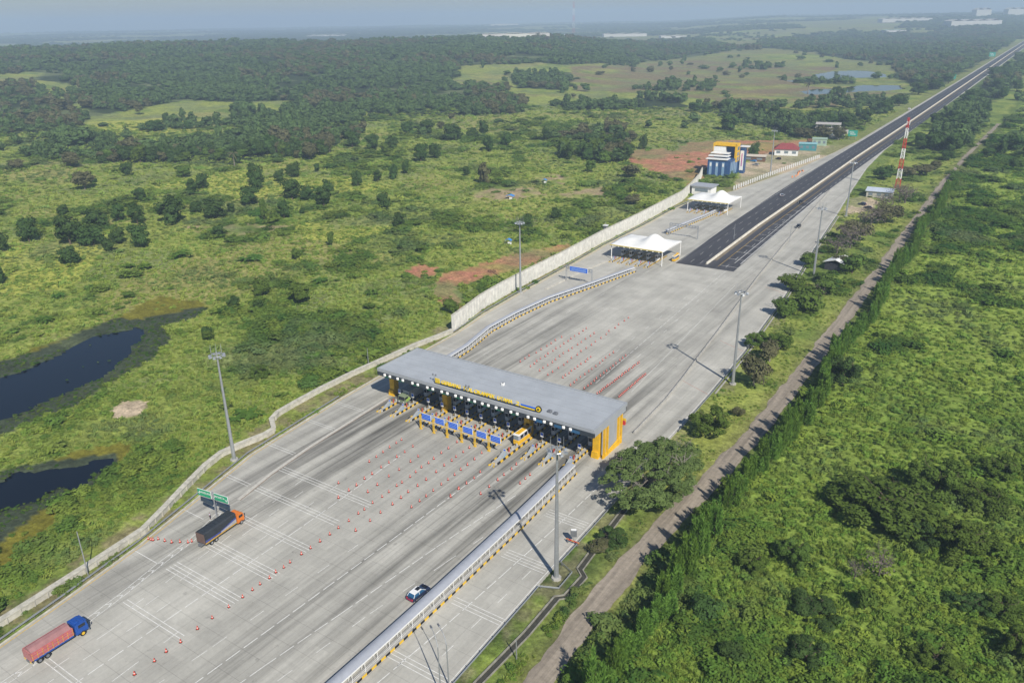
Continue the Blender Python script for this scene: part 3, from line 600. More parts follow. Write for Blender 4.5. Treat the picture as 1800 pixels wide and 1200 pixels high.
b = MB(); b.tube([L(-92.9, 147.7, PZ1+.85), L(-92.9, 147.95, PZ1+.85)], .85, BLACK, 20); b.tube([L(-92.9, 147.55, PZ1+.85), L(-92.9, 147.69, PZ1+.85)], .62, LET, 20); b.tube([L(-92.9, 147.48, PZ1+.85), L(-92.9, 147.54, PZ1+.85)], .28, BLACK, 14); b.build('emblem', plaza)
def mast_ant(x, y, h, lab):
    t = thing('roof_antenna', lab, 'antenna', (x, y, PZ1-.2), 0, 'antennas on the canopy roof'); b = MB(); b.tube([(0, 0, 0), (0, 0, h)], .06, STEEL, 5); b.box((0, 0, h*.9), (1.0, .08, .08), STEEL); b.box((0, 0, h*.6), (.8, .08, .08), STEEL); b.build('pole', t)
    for sx in (-.5, .5):
        a = MB(); a.box((sx, 0, h*.9+.1), (.3, .3, .5), DSTEEL, bev=.05); a.build('loudspeaker', t)
mast_ant(-125.9, 148.2, 2.4, 'small loudspeaker mast before the first roof letters of the canopy'); mast_ant(-114.4, 147.5, 2.2, 'small loudspeaker mast rising in front of the middle roof letters')
for i, (x, y, lab) in enumerate(((-109.5, 156.5, 'pale cooling box standing alone near the middle of the grey canopy roof'), (-90.8, 149.6, 'dark cooling box near the black and yellow roof emblem'), (-89.0, 149.4, 'dark low cooling box further along the roof edge from the emblem'))):
    t = thing('roof_unit', lab, 'cooling unit', (x, y, PZ1-.2)); b = MB(); b.box((0, 0, .3), (1.1 if i else .8, .8, .6), WHITEP if not i else DSTEEL, bev=.08); b.build('casing', t); b = MB(); b.tube([(0, 0, .6), (0, 0, .68)], .28, DSTEEL, 10); b.build('fan', t)

# islands, booths, barriers
ISL = [-141.2, -136.3, -130.7, -125.8, -121.5, -117.3, -112.7, -108.2, -104.0, -98.4, -93.7, -88.6, -82.9]
ORD = ['first', 'second', 'third', 'fourth', 'fifth', 'sixth', 'seventh', 'eighth', 'ninth', 'tenth', 'eleventh', 'twelfth', 'thirteenth']
def chequer(b, x0, x1, y0, y1, h, step=.9):
    n = int((y1-y0)/step)
    for s in (x0, x1):
        for i in range(n): b.box((s, y0+(i+.5)*step, h/2), (.22, step-.004, h), YEL if i % 2 else BLACK)
def make_island():
    t = thing('toll_island', 'x', 'toll island', (0, 0, 0), 0, 'raised islands between the toll lanes')
    b = MB(); b.prism([(-.62, 1.2), (0, 0), (.62, 1.2), (.62, 30), (-.62, 30)], -.05, .3, GREYC, 'z'); b.build('slab', t)
    b = MB(); chequer(b, -.72, .72, 1.3, 30, .48); b.box((-.34, .62, .17), (.14, 1.3, .34), YEL, math.radians(-27)); b.box((.34, .62, .17), (.14, 1.3, .34), YEL, math.radians(27)); b.build('kerb', t)
    b = MB(); b.prism([(2.2, .3), (5.0, .3), (5.0, 1.35), (4.5, 1.35)], -.36, .36, mat('bow_concrete', (.33, .35, .36), .8), 'x'); b.prism([(3.5, .3), (4.3, .3), (4.75, .9), (4.75, 1.25)], -.38, .38, mat('bow_blue', (.22, .36, .52), .6), 'x'); b.build('impact_bow', t)
    b = MB(); b.box((0, 4.9, 1.65), (.7, .12, .6), mat('dusty_white', (.5, .5, .5), .6)); b.box((0, 4.83, 1.68), (.45, .03, .36), BLUE); b.build('arrow_plate', t)
    b = MB(); b.tube([(0, 6.4, .3), (0, 6.4, 1.5)], .16, mat('bollard_red', (.42, .07, .05), .6), 8); b.tube([(0, 7.6, .3), (0, 7.6, 1.1)], .3, mat('bollard_grey', (.4, .4, .38), .8), 10); b.tube([(0, 9.3, .3), (0, 9.3, 1.0)], .24, mat('bollard_grey', (.4, .4, .38), .8), 10); b.build('bollard', t)
    return t
def make_booth():
    t = thing('toll_booth', 'x', 'booth', (0, 0, .3), 0, 'cashier booths under the toll canopy')
    b = MB(); b.box((0, 0, .55), (1.15, 2.4, 1.1), WHITEP, bev=.04); b.box((0, 0, 2.35), (1.25, 2.6, .25), WHITEP, bev=.05); b.box((0, 0, 1.66), (.1, .1, 1.14), DSTEEL)
    for sx in (-.5, .5):
        for sy in (-1.1, 1.1): b.box((sx, sy, 1.66), (.1, .1, 1.12), WHITEP)
    b.build('cabin', t); b = MB(); b.box((0, 0, 1.66), (1.05, 2.25, 1.1), GLASS); b.build('window', t)
    return t
def make_gate():
    t = thing('lane_gate', 'x', 'barrier gate', (0, 0, .3), 0, 'barrier gates at the ends of the toll lanes'); b = MB(); b.box((0, 0, .5), (.36, .36, 1.0), RED, bev=.04); b.build('post', t)
    b = MB(); b.box((1.5, 0, .95), (2.8, .08, .1), WHITEP); 
    for i in range(3): b.box((.7+i*.9, 0, .95), (.4, .09, .11), RED)
    b.build('arm', t); return t
def make_payboard():
    t = thing('payment_board', 'x', 'sign', (0, 0, .3), 0, 'payment boards before the toll booths'); b = MB(); b.tube([(0, 0, 0), (0, 0, 2.0)], .06, STEEL, 6); b.build('post', t)
    b = MB(); b.box((0, 0, 2.5), (.9, .12, 1.3), WHITEP); b.box((0, -.075, 2.6), (.62, .03, .7), BLUE); b.build('board', t); return t
isl0, booth0, gate0, pay0 = make_island(), make_booth(), make_gate(), make_payboard()
for o in (isl0, booth0, gate0, pay0): freeze_kids(o)
for i, x in enumerate(ISL):
    tip = 134.8 if i == 9 else 141.5
    w = f'{ORD[i]} from the parapet wall'
    def put(src, loc, lab):
        if i == 0: src.location = loc; src['label'] = lab; return src
        return dup(src, loc, 0, lab)
    o = put(isl0, (x, tip, 0), f'raised toll island with yellow black kerb, {w}')
    if i == 9: o.scale = (1.25, 1.22, 1)
    put(booth0, (x, 157.2, .3), f'white glazed toll booth on the island {w}')
    put(gate0, (x, 166 if i > 9 else 161.2, .3), f'red lane gate with striped arm on the island {w}')
    put(pay0, (x, 150.6 if i not in (9,) else 155.2, .3), f'white payment board with blue face on the island {w}')
# the six blue boards over the closed lanes
def make_blue():
    t = thing('lane_sign', 'x', 'sign', (0, 0, 0), 0, 'blue boards on yellow posts before the canopy')
    for sx in (-2.1, -1.75):
        b = MB(); b.box((sx, 0, 2.1), (.16, .16, 4.2), YEL); b.box((sx, 0, .12), (.4, .4, .24), YEL); b.build('post', t)
    b = MB(); b.box((0, -.02, 2.95), (4.3, .2, .22), mat('sign_beam', (.62, .50, .25), .6)); b.build('beam', t)
    b = MB(); b.box((.25, 0, 4.05), (2.95, .12, 1.75), WHITEP); b.box((.25, -.075, 4.05), (2.8, .04, 1.62), BLUE); b.build('board', t)
    b = MB(); r = random.Random(4)
    for k, zz in enumerate((4.55, 4.1, 3.65)):
        x = -.9
        while x < 1.3: w = r.uniform(.1, .22); b.box((x+w/2, -.105, zz), (w, .03, .07), mat('sign_white', (.6, .66, .75), .5, var=0)); x += w+.12
    b.build('lettering', t); return t
bl0 = make_blue(); freeze_kids(bl0)
for i, x in enumerate((-123.2, -118.8, -114.4, -109.7, -105.5, -101.2)):
    lab = f'blue lettered board on yellow posts, {ORD[i]} in the row from the parapet side'
    if i == 0: bl0.location = (x, 140.6, 0); bl0['label'] = lab
    else: dup(bl0, (x, 140.6, 0), 0, lab)
def kiosk(label, loc, s=1.0):
    t = thing('lane_cabin', label, 'cabin', loc); t.scale = (s, s, s)
    b = MB(); b.box((0, 0, .95), (1.7, 6.2, 1.1), ORANGE, bev=.06); b.box((0, 3.0, 2.0), (1.7, .3, 3.2), ORANGE); b.build('body', t)
    b = MB(); b.box((0, 0, 2.2), (1.62, 6.0, 1.4), mat('lilac_grey_panel', (.36, .37, .42), .5), bev=.05); b.build('upper_wall', t)
    for y, w in ((-1.6, 1.2), (.2, 1.2), (1.8, 1.0)):
        b = MB(); b.box((.82, y, 2.2), (.05, w, .95), GLASS); b.build('window', t)
    b = MB(); b.box((0, -3.0, 2.15), (1.3, .06, 1.0), mat('grey_glass', (.22, .26, .28), .2)); b.build('window', t)
    b = MB(); b.box((0, 0, 3.0), (1.85, 6.4, .22), WHITEP, bev=.08); b.box((0, 0, 3.14), (1.2, 5.2, .08), ORANGE); b.build('roof', t)
kiosk('orange and white lane cabin beside a yellow canopy column', (-98.6, 149.2, .3))

# ------------------------------------------------------------------ the two white membrane toll tents
def tent(label, x0, x1, y0, y1, zr, grp, front_mid=False):
    cx, cy = (x0+x1)/2, (y0+y1)/2; t = thing('tent_canopy', label, 'tent canopy', (cx, cy, 0), 0, grp); w, d = x1-x0, y1-y0; N = 26
    vs = []; px, py = w*.16, 0
    for j in range(N+1):
        for i in range(N+1):
            u, v = i/N-.5, j/N-.5; x, y = u*w, v*d
            z = zr + 4.4*math.exp(-(((x-px)/(w*.18))**2+((y-py)/(d*.26))**2)) + 1.1*math.exp(-(((x+w*.3)/(w*.22))**2+((y)/(d*.3))**2)) - .5*abs(math.sin(math.pi*(u+.5)*1))*(1 if abs(v) > .45 else 0)
            vs.append((x, y, z))
    b = MB(); b.add(vs, [(j*(N+1)+i, j*(N+1)+i+1, (j+1)*(N+1)+i+1, (j+1)*(N+1)+i) for j in range(N) for i in range(N)], MEMB); o = b.build('membrane', t, smooth=True)
    md = o.modifiers.new('solid', 'SOLIDIFY'); md.thickness = .06
    b = MB(); b.box((0, -d/2-.1, zr-.15), (w, .3, .4), OLV); b.box((w/2, 0, zr-.3), (.25, d, .25), WHITEP); b.box((-w/2, 0, zr-.3), (.25, d, .25), WHITEP); b.box((0, d/2, zr-.3), (w, .25, .25), WHITEP); b.build('frame', t)
    for sx in (-w/2+.6, w/2-.2):
        for sy in (-d/2+.5, d/2-.5):
            b = MB(); b.tube([(sx, sy, 0), (sx, sy, zr)], .2, WHITEP, 8); b.build('post', t)
    b = MB()
    for i in range(9): b.box((-w/2+1.5+i*(w-3)/8, -d/2-.2, zr-.45), (.5, .25, .3), LAMPW)
    b.build('lamp_row', t); return t
tent('nearer white membrane tent over the slip road toll lanes', -156.5, -131.5, 309, 330, 6.6, 'white toll tents'); tent('farther white membrane tent in front of the blue office', -164.0, -140.5, 415, 437, 6.4, 'white toll tents')
for (xs, y, nm) in (((-153.5, -149.4, -145.2, -141, -136.8), 309.5, 'nearer'), ((-161, -157, -152.8, -148.6, -144.4), 416, 'farther')):
    for i, x in enumerate(xs):
        o = dup(isl0, (x, y-6, 0), 0, f'small toll island under the {nm} white tent, {ORD[i]} from the tall ribbed wall', 'islands under the white tents', (1, .75, 1))
        dup(booth0, (x, y+7, .3), 0, f'toll booth under the {nm} white tent, {ORD[i]} from the tall ribbed wall', 'booths under the white tents')
kiosk('small orange cabin beside the nearer white tent', (-130.2, 321, .0), .8)
t = thing('solid_island', 'short pale concrete divider between the two lanes before the nearer tent', 'divider', (-158, 275, 0)); b = MB(); b.sweep([(0, -18), (.5, 10), (2.5, 30)], [(-.5, -.1), (.5, -.1), (.5, .3), (-.5, .3)], CREAM); b.build('kerb_stone', t)

def gantry(label, x0, x1, y, board):
    t = thing('sign_gantry', label, 'gantry', ((x0+x1)/2, y, 0), 0, 'steel gantries before the tents'); w = (x1-x0)/2
    for s in (-1, 1):
        b = MB()
        for dy in (-.4, .4): b.tube([(s*w, dy, 0), (s*w, dy, 6.2)], .12, STEEL, 6)
        for z in (1.5, 3, 4.5, 6): b.box((s*w, 0, z), (.1, .8, .1), STEEL)
        b.build('post', t)
    b = MB()
    for dy in (-.4, .4):
        for z in (5.2, 6.2): b.tube([(-w, dy, z), (w, dy, z)], .09, STEEL, 6)
    for i in range(11): b.box((-w+i*w/5, 0, 5.7), (.08, .8, 1.0), STEEL)
    b.build('truss', t)
    if board:
        b = MB(); b.box((.2, -.6, 5.6), (8.2, .14, 2.0), WHITEP); b.box((.2, -.68, 5.6), (8.0, .04, 1.85), BLUE); b.build('board', t)
        b = MB(); r = random.Random(8)
        for zz in (6.0, 5.5, 5.1):
            x = -3.2
            while x < 3.4: q = r.uniform(.2, .5); b.box((x+q/2, -.71, zz), (q, .03, .18), SKYB); x += q+.1
        b.build('lettering', t)
gantry('steel gantry carrying a wide blue sign before the nearer tent', -157.0, -145.2, 271.5, True)
gantry('bare steel gantry between the two white tents', -150, -135.5, 360, False)

# ------------------------------------------------------------------ high masts, street lamps, towers
def make_mast():
    t = thing('light_mast', 'x', 'light mast', (0, 0, 0), 0, 'tall floodlight masts')
    b = MB(); b.tube([(0, 0, 0), (0, 0, 10), (0, 0, 20), (0, 0, 29)], [.48, .38, .28, .18], STEEL, 10); b.build('pole', t)
    b = MB(); b.prism([(1.0*math.cos(a), 1.0*math.sin(a)) for a in [i*math.pi/4 for i in range(8)]], -.1, .35, GREYC, 'z'); b.build('footing', t)
    b = MB()
    ring = [(1.35*math.cos(i*math.pi/6), 1.35*math.sin(i*math.pi/6), 28.2) for i in range(13)]; b.tube(ring, .08, STEEL, 5)
    for i in range(0, 12, 3): b.tube([ring[i], (0, 0, 28.6)], .05, STEEL, 4)
    for i in range(0, 12, 2): b.tube([ring[i], (ring[i][0], ring[i][1], 30.6)], .035, STEEL, 4)
    b.build('head_frame', t)
    for i in range(8):
        a = i*math.pi/4+.2; b = MB(); b.box((1.65*math.cos(a), 1.65*math.sin(a), 28.0), (.75, .62, .34), STEEL, a, .7); b.build('floodlight', t)
    return t
m0 = make_mast(); freeze_kids(m0)
for i, (px, py, lab) in enumerate(((978, 1016, 'tall grey light mast standing in front of the canopy beside the big spreading tree'), (412, 808, 'tall grey light mast on the verge beside the cream parapet'), (915, 515, 'tall grey light mast at the foot of the tall ribbed wall'),
    (1288, 675, 'tall grey light mast on the right bypass kerb just beyond the canopy'), (1430, 485, 'tall light mast on the grass near the small white shed'), (1487, 380, 'tall light mast by the grey roofed hut car park'), (1354, 305, 'tall light mast beside the earth yard of the blue office'))):
    p = at(px, py)
    if i == 0: m0.location = p; m0['label'] = lab
    else: dup(m0, p, i*.4, lab)
def lamp(label, loc, h, arms, rz, grp='street lamps'):
    t = thing('street_lamp', label, 'street lamp', loc, rz, grp); b = MB(); b.tube([(0, 0, 0), (0, 0, h*.55), (0, 0, h-1.6)], [.13, .1, .08], STEEL, 7); b.build('pole', t)
    for s in arms:
        b = MB(); b.tube([(0, 0, h-1.6), (s*.4, 0, h-.8), (s*1.2, 0, h-.25), (s*2.6, 0, h)], [.07, .06, .05, .045], STEEL, 6); b.build('arm', t)
        b = MB(); b.box((s*2.9, 0, h+.02), (.85, .3, .14), DSTEEL, bev=.05); b.build('lamp_head', t)
lamp('bare street lamp rising behind the cream parapet near the cones', at(155, 1010), 11.8, (), 0)
lamp('street lamp bowing over the lower right bypass, nearer the walkway', at(775, 1222), 11.5, (-1,), math.radians(-32)); lamp('street lamp bowing over the lower right bypass, nearer the drain', at(789, 1205), 10.2, (-1,), math.radians(-28))
lamp('thin street lamp on the grass strip beside the drain', at(908, 1158), 5.6, (), 0); lamp('short street lamp on the upper right bypass edge beside a tree shadow', at(1357, 540), 5, (1,), 0)
lamp('short street lamp at the end of the divider beyond the asphalt', at(1388, 425), 9, (-1, 1), 0); lamp('thin pole behind the parapet near the canopy corner', at(648, 642), 7.5, (), 0)
lamp('street lamp on the asphalt road shoulder near the parked cars', at(1290, 420), 9, (), 0)
def lattice(name, label, loc, h, wb, wt, bands, hue=(RED, WHITEP)):
    t = thing(name, label, 'tower', loc); n = bands*2
    for k in range(bands):
        b = MB(); m = hue[k % 2]
        for q in range(2):
            i = k*2+q; z0, z1 = h*i/n, h*(i+1)/n; a0, a1 = (wb+(wt-wb)*i/n)/2, (wb+(wt-wb)*(i+1)/n)/2
            c0 = [(-a0, -a0), (a0, -a0), (a0, a0), (-a0, a0)]; c1 = [(-a1, -a1), (a1, -a1), (a1, a1), (-a1, a1)]
            for j in range(4):
                p, p2, r, r2 = c0[j], c0[(j+1) % 4], c1[j], c1[(j+1) % 4]; s = .032*wb**.6+.02
                b.tube([(*p, z0), (*r, z1)], s*1.5, m, 4); b.tube([(*p, z0), (*r2, z1)], s, m, 4); b.tube([(*p2, z0), (*r, z1)], s, m, 4); b.tube([(*r, z1), (*r2, z1)], s, m, 4)
        b.build('tower_section', t)
    for zz in (.93, .78):
        for a in range(3):
            b = MB(); b.box((1.1*wt*math.cos(a*2.1), 1.1*wt*math.sin(a*2.1), h*zz), (.35, .35, 2.2), WHITEP, a*2.1); b.build('antenna', t)
    return t
lattice('lattice_tower', 'red and white lattice tower beside the asphalt road and grey hut', at(1577, 332), 42, 2.6, .9, 7)
p = at_land(1008, 62); lattice('telecom_tower', 'far red and white telecom mast among the distant white factories', p*1.0, .036*p.length, 12, 7, 5)

# green sign with dark boards beneath, at the nose
t = thing('direction_sign', 'green twin boards over dark panels on one post by the black truck', 'sign', (-136.6, 85.0, 0)); rzs = math.radians(8)
b = MB(); b.tube([(0, .2, 0), (0, .2, 6.6)], .16, STEEL, 8); b.box((0, .2, .15), (.8, .8, .3), GREYC); b.box((.4, .12, 5.0), (8.4, .12, .14), STEEL, rzs); b.box((.4, .12, 6.2), (8.4, .12, .14), STEEL, rzs); b.build('post', t)
for s, tx, ar in ((-1, 'BANDUNG', 0), (1, 'JAKARTA', 1)):
    cxp = -2.25 if s < 0 else 2.55; cyp = cxp*math.sin(rzs)
    b = MB(); b.box((cxp, cyp, 5.85), (3.9, .1, 1.75), WHITEP, rzs); b.box((cxp+.01, cyp-.07, 5.85), (3.76, .05, 1.6), GREEN_S, rzs); bo = b.build('board', t)
    text(tx, .72, WHITEP, t, (cxp+(.45 if s < 0 else -.35), cyp-.12+(.06 if s < 0 else -.05), 6.0), (math.pi/2, 0, rzs), .01)
    ax = cxp+(-1.5 if s < 0 else 1.5); b = MB(); b.add([(ax-.28*(s < 0), cyp-.13+s*.2, 5.75), (ax+.28, cyp-.12+s*.2, 5.4 if s > 0 else 5.45), (ax+.28, cyp-.12+s*.2, 6.05)] if s < 0 else [(ax, cyp+.1, 5.3), (ax+.3, cyp+.12, 5.85), (ax-.3, cyp+.06, 5.85)], [(0, 1, 2)], WHITEP); b.build('arrow', t)
    b = MB(); b.box((cxp+.45, cyp-.02, 4.0), (3.9, .2, .95), mat('dark_panel', (.03, .055, .085), .4)); b.build('dark_panel', t)
def far_sign(label, loc, w, h, z, rz=0.0):
    t = thing('direction_sign', label, 'sign', loc, rz, 'green signs over the far road')
    for s in (-.35, .35):
        b = MB(); b.tube([(s*w, .15, 0), (s*w, .15, z+h/2)], .14, STEEL, 6); b.build('post', t)
    b = MB(); b.box((0, 0, z), (w, .12, h), mat('sign_teal', (.03, .36, .28), .5)); b.box((-w*.12, -.08, z+h*.15), (w*.5, .03, h*.12), WHITEP); b.box((.1, -.08, z-h*.15), (w*.6, .03, h*.12), WHITEP); b.build('board', t)
far_sign('teal green sign on the road edge beyond the container huts', (-146.0, 733, 0), 7.5, 5, 5.5); far_sign('tiny green sign beside the far bend of the road', (-154.5, 1440, 0), 9, 7, 7); far_sign('distant green sign near the top of the asphalt road', (-160, 2150, 0), 12, 9, 9)

# board with its striped barricade on the right bypass
t = thing('road_sign', 'grey backed portable board above a striped barricade by the big tree', 'sign', (-66.6, 119.2, 0)); b = MB(); b.tube([(0, 0, 0), (0, 0, 3.2)], .09, STEEL, 6); b.build('post', t)
b = MB(); b.box((0, 0, 2.5), (1.3, .5, 1.6), DSTEEL, .5, bev=.12); b.box((0, 0, 3.34), (1.1, .45, .05), LAMPW, .5); b.build('board', t)
b = MB()
for i in range(5): b.box((-1.2+i*.6, -.35, .8), (.58, .1, .3), RED if i % 2 else mat('barricade_orange', (.70, .26, .08), .6)); 
for sx in (-1.1, 1.1): b.box((sx, -.35, .45), (.12, .5, .9), DSTEEL)
b.build('barricade', t)
# ------------------------------------------------------------------ office, huts, factories
OB = mat('office_blue', (.03, .08, .20), .4, var=.2, scale=.4); OB2 = mat('office_blue_light', (.20, .32, .46), .3, var=.1); GGL = mat('grey_window', (.18, .22, .25), .25, var=.1)
t = thing('office_building', 'blue and yellow office block with stepped white awning behind the farther tent', 'office', (-184.5, 528, 0), math.radians(4))
b = MB(); b.box((0, -3, 5.6), (15, 16, 11.2), OB); b.box((3, 10, 9), (9, 12, 18), OB); b.build('wall', t)
for i, x in enumerate((-5.4, -1.2, 3.0)):
    b = MB(); b.box((x, -11.05, 5.4), (1.7, .14, 9.0), OB2); b.box((x, -11.14, 8.2), (1.1, .06, 2.2), WHITEP); b.build('window', t)
for y in (-8, -4, 0, 4):
    b = MB(); b.box((7.55, y, 5.6), (.12, 2.6, 8.4), OB2); b.build('window', t)
for i, (z, d, y) in enumerate(((11.8, 7.5, -8.0), (13.4, 6.5, -5.2), (14.8, 5.5, -2.6))):
    b = MB(); b.box((-1.5, y, z), (14.5-i*1.2, d, .5), WHITEP); b.build('awning', t)
b = MB(); b.box((-3.5, 2.6, 16.2), (8, 3.4, 4.0), WHITEP); b.build('stair_head', t)
b = MB(); b.box((0, 5.0, 19.6), (16, 8, 1.6), ORANGE); b.box((-7.4, 5.0, 16), (1.2, 8, 6), ORANGE); b.box((7.4, 5.0, 14.5), (1.3, 8, 11.6), ORANGE); b.build('frame', t)
for z in (17.2, 13.6, 10.4):
    b = MB(); b.box((8.1, 5.0, z), (.12, 4.6, 2.4), GGL); b.build('window', t)
b = MB(); b.box((9.6, 12, 8.5), (3.6, 4.5, 17), OB); b.build('tower_slab', t)
b = MB(); b.box((9.6, 9.68, 8.6), (2.5, .1, 13.0), WHITEP, bev=.04); b.build('banner', t)
b = MB(); b.box((9.6, 9.61, 9.0), (.7, .03, 8.5), mat('banner_ink', (.42, .12, .30), .6)); b.build('lettering', t)
b = MB(); b.box((10.4, 13, 17.6), (6, 5, .5), WHITEP); b.build('roof_canopy', t)
for x, y, w in ((-4, 12, 2.5), (0, 13, 3), (4.5, 13, 3.2)):
    b = MB(); b.box((x, y, 19), (w, 3, 2.2), DSTEEL); b.build('roof_tank', t)
t = thing('white_gatehouse', 'small white gatehouse between the farther tent and the blue office', 'gatehouse', (-172, 462, 0)); b = MB(); b.box((0, 0, 2.6), (12, 9, 5.2), WHITEP); b.build('wall', t); b = MB(); b.box((0, 0, 5.4), (14, 11, .5), mat('slate_roof', (.33, .35, .38), .6)); b.build('roof', t)
b = MB(); b.box((0, -4.56, 3.0), (8, .1, 1.6), GGL); b.build('window', t)
def hut(label, loc, w, d, h, wallm, roofm, kind='gable', rz=0.0, name='house', grp=None, rh=2.6, nwin=3):
    t = thing(name, label, 'house' if name == 'house' else name.replace('_', ' '), loc, rz, grp); b = MB(); b.box((0, 0, h/2), (w, d, h), wallm); b.build('wall', t); b = MB()
    if kind == 'gable': b.prism([(-d/2-.7, h), (0, h+rh), (d/2+.7, h), (d/2+.7, h+.15), (0, h+rh+.22), (-d/2-.7, h+.15)], -w/2-.7, w/2+.7, roofm, 'x')
    elif kind == 'hip':
        b.add([(-w/2-.8, -d/2-.8, h), (w/2+.8, -d/2-.8, h), (w/2+.8, d/2+.8, h), (-w/2-.8, d/2+.8, h), (-w/2+d*.35, 0, h+rh), (w/2-d*.35, 0, h+rh)], [(0, 1, 5, 4), (2, 3, 4, 5), (1, 2, 5), (3, 0, 4), (3, 2, 1, 0)], roofm)
    else: b.box((0, 0, h+.12), (w+.8, d+.8, .25), roofm)
    b.build('roof', t)
    for i in range(nwin):
        b = MB(); b.box((-w/2+(i+.5)*w/nwin, -d/2-.04, h*.55), (w/nwin*.5, .1, h*.4), GGL); b.build('window', t)
    b = MB(); b.box((w*.5+.04, 0, h*.38), (.1, 1.6, h*.76), GGL); b.build('door', t)
    return t
TILE = mat('red_tiles', (.24, .055, .055), .8, var=.2, scale=.6); TEAL = mat('teal_sheet', (.06, .24, .27), .5, var=.12); CYAN = mat('cyan_sheet', (.25, .48, .50), .5, var=.1); PGRN = mat('pale_green_sheet', (.32, .43, .33), .6, var=.1)
hut('white house with a red hipped roof in the earth yard', (-172, 632, 0), 17, 13, 4.6, WHITEP, TILE, 'hip', .25, rh=4)
hut('teal and cyan container hut beside the red roofed house', (-164, 662, 0), 13, 9, 5, TEAL, CYAN, 'flat', .2, 'container_hut', 'site huts in the earth yard')
hut('pale green container hut beyond the teal one', (-162.5, 692, 0), 11, 9, 5.2, PGRN, PGRN, 'flat', .2, 'container_hut', 'site huts in the earth yard')
hut('small beige site hut at the far end of the earth yard', (-160, 740, 0), 12, 9, 6, CREAM, GREYC, 'flat', .2, 'container_hut', 'site huts in the earth yard')
hut('low site shed under a beige sheet beside the blue office', (-188, 592, 0), 24, 7, 3.5, mat('brown_boards', (.16, .09, .05), .9), mat('dusty_sheet', (.48, .43, .35), .7, var=.2), 'gable', .2, 'site_shed', None, 1.0)
t = thing('building_frame', 'unfinished grey concrete building frame beyond the green container huts', 'building frame', (-171, 752, 0), .2)
b = MB()
for x in range(-9, 10, 6):
    for y in (-6, 0, 6): b.box((x, y, 5), (.6, .6, 10), GREYC)
b.build('column_row', t); b = MB()
for z in (3.6, 7.2, 10.2): b.box((0, 0, z), (21, 14, .5), mat('frame_slab', (.42, .40, .37), .9, var=.2))
b.build('floor_slab', t)
hut('hut with a silvery sheet roof by the car park and lattice tower', (-81, 506, 0), 13.5, 12, 3.6, CREAM, mat('bright_sheet', (.58, .64, .72), .35, .2, .08, .8), 'gable', .05, 'shed', None, 1.2)
hut('small white roofed shed among the trees beside the dirt road', (-66.5, 344, 0), 8.5, 9, 3.2, mat('dark_boards', (.05, .05, .06), .9), WHITEP, 'gable', math.radians(80), 'shed', None, 1.6)
FW = mat('factory_white', (.52, .51, .48), .7, var=.06, scale=.01); FR = mat('factory_roof', (.50, .47, .41), .7, var=.1, scale=.01)
def factory(label, px, py, w, d, h, rz=0.0, rm=None):
    p = at_land(px, py); t = thing('factory', label, 'factory', (p.x, p.y, p.z-1), YAW*0+math.radians(34)*-1*0+rz, 'distant factories')
    b = MB(); b.box((0, 0, h/2), (w, d, h), FW); b.build('wall', t); b = MB(); n = max(2, int(w/60))
    for i in range(n):
        x0 = -w/2+i*w/n; b.prism([(x0, h), (x0+w/n/2, h+h*.25), (x0+w/n, h), (x0+w/n, h+.3), (x0+w/n/2, h+h*.25+.4), (x0, h+.3)], -d/2, d/2, rm or FR, 'y')
    b.build('roof', t)
RZF = YAW
factory('long low white factory behind the forest, nearest the telecom mast', 905, 66, 200, 60, 11, RZF); factory('wide cream roofed factory behind the forest between the mast and the road', 1097, 64.5, 230, 90, 15, RZF); factory('long low white factory at the cream roofed one, on its road side', 1182, 67, 120, 60, 11, RZF)
factory('far pale factory standing alone before the telecom mast', 887, 46, 300, 80, 20, RZF); factory('small far white factory over the dark left forest', 575, 66, 260, 70, 14, RZF); factory('low white factory between the telecom mast and cream roof', 985, 66, 130, 50, 13, RZF)
factory('long white factory near the top of the asphalt road', 1590, 39, 300, 70, 20, RZF); factory('tall white factory block near the top of the asphalt road', 1708, 47, 250, 80, 28, RZF); factory('white tower works on the skyline above the asphalt road', 1724, 30, 100, 60, 46, RZF); factory('pale works at the skyline corner beyond the asphalt road', 1790, 27, 180, 60, 40, RZF)
factory('low green roofed works among far trees near the ponds', 1570, 58, 90, 60, 12, RZF, PGRN)
# small things in the meadow
TARP = mat('blue_tarpaulin', (.05, .22, .55), .6, var=.1)
def tarp(label, px, py, w):
    p = at_land(px, py); t = thing('field_shelter', label, 'shelter', p, .3, 'blue covered field shelters'); b = MB(); b.prism([(-w/2, 1.6), (0, 2.4), (w/2, 1.6), (w/2, 1.66), (0, 2.47), (-w/2, 1.66)], -w*.4, w*.4, TARP, 'y'); b.build('tarpaulin', t)
    b = MB()
    for a in (-1, 1):
        for c_ in (-1, 1): b.tube([(a*w*.45, c_*w*.35, 0), (a*w*.45, c_*w*.35, 1.65)], .07, DSTEEL, 5)
    b.box((.8, -w*.3, .5), (1.6, 1.2, 1.0), WHITEP); b.build('pole_frame', t)
tarp('blue covered shelter in the brown field clearing', 897, 349, 5); tarp('small blue shelter on the grass above the tall ribbed wall', 894, 428, 3.2); tarp('small blue shelter at the farther bare patch of the meadow', 957, 321, 3.5)
t = thing('control_box', 'slim dark control box against the tall ribbed wall beside the nearer tent', 'control box', at(1064, 420)); b = MB(); b.box((0, 0, 3.2), (1.6, 1.6, 6.4), DSTEEL, bev=.1); b.build('cabinet', t); b = MB(); b.box((0, 0, 6.8), (2.2, 2.2, .3), WHITEP); b.tube([(0, 0, 6.9), (0, 0, 8.4)], .08, STEEL, 5); b.build('cap', t)
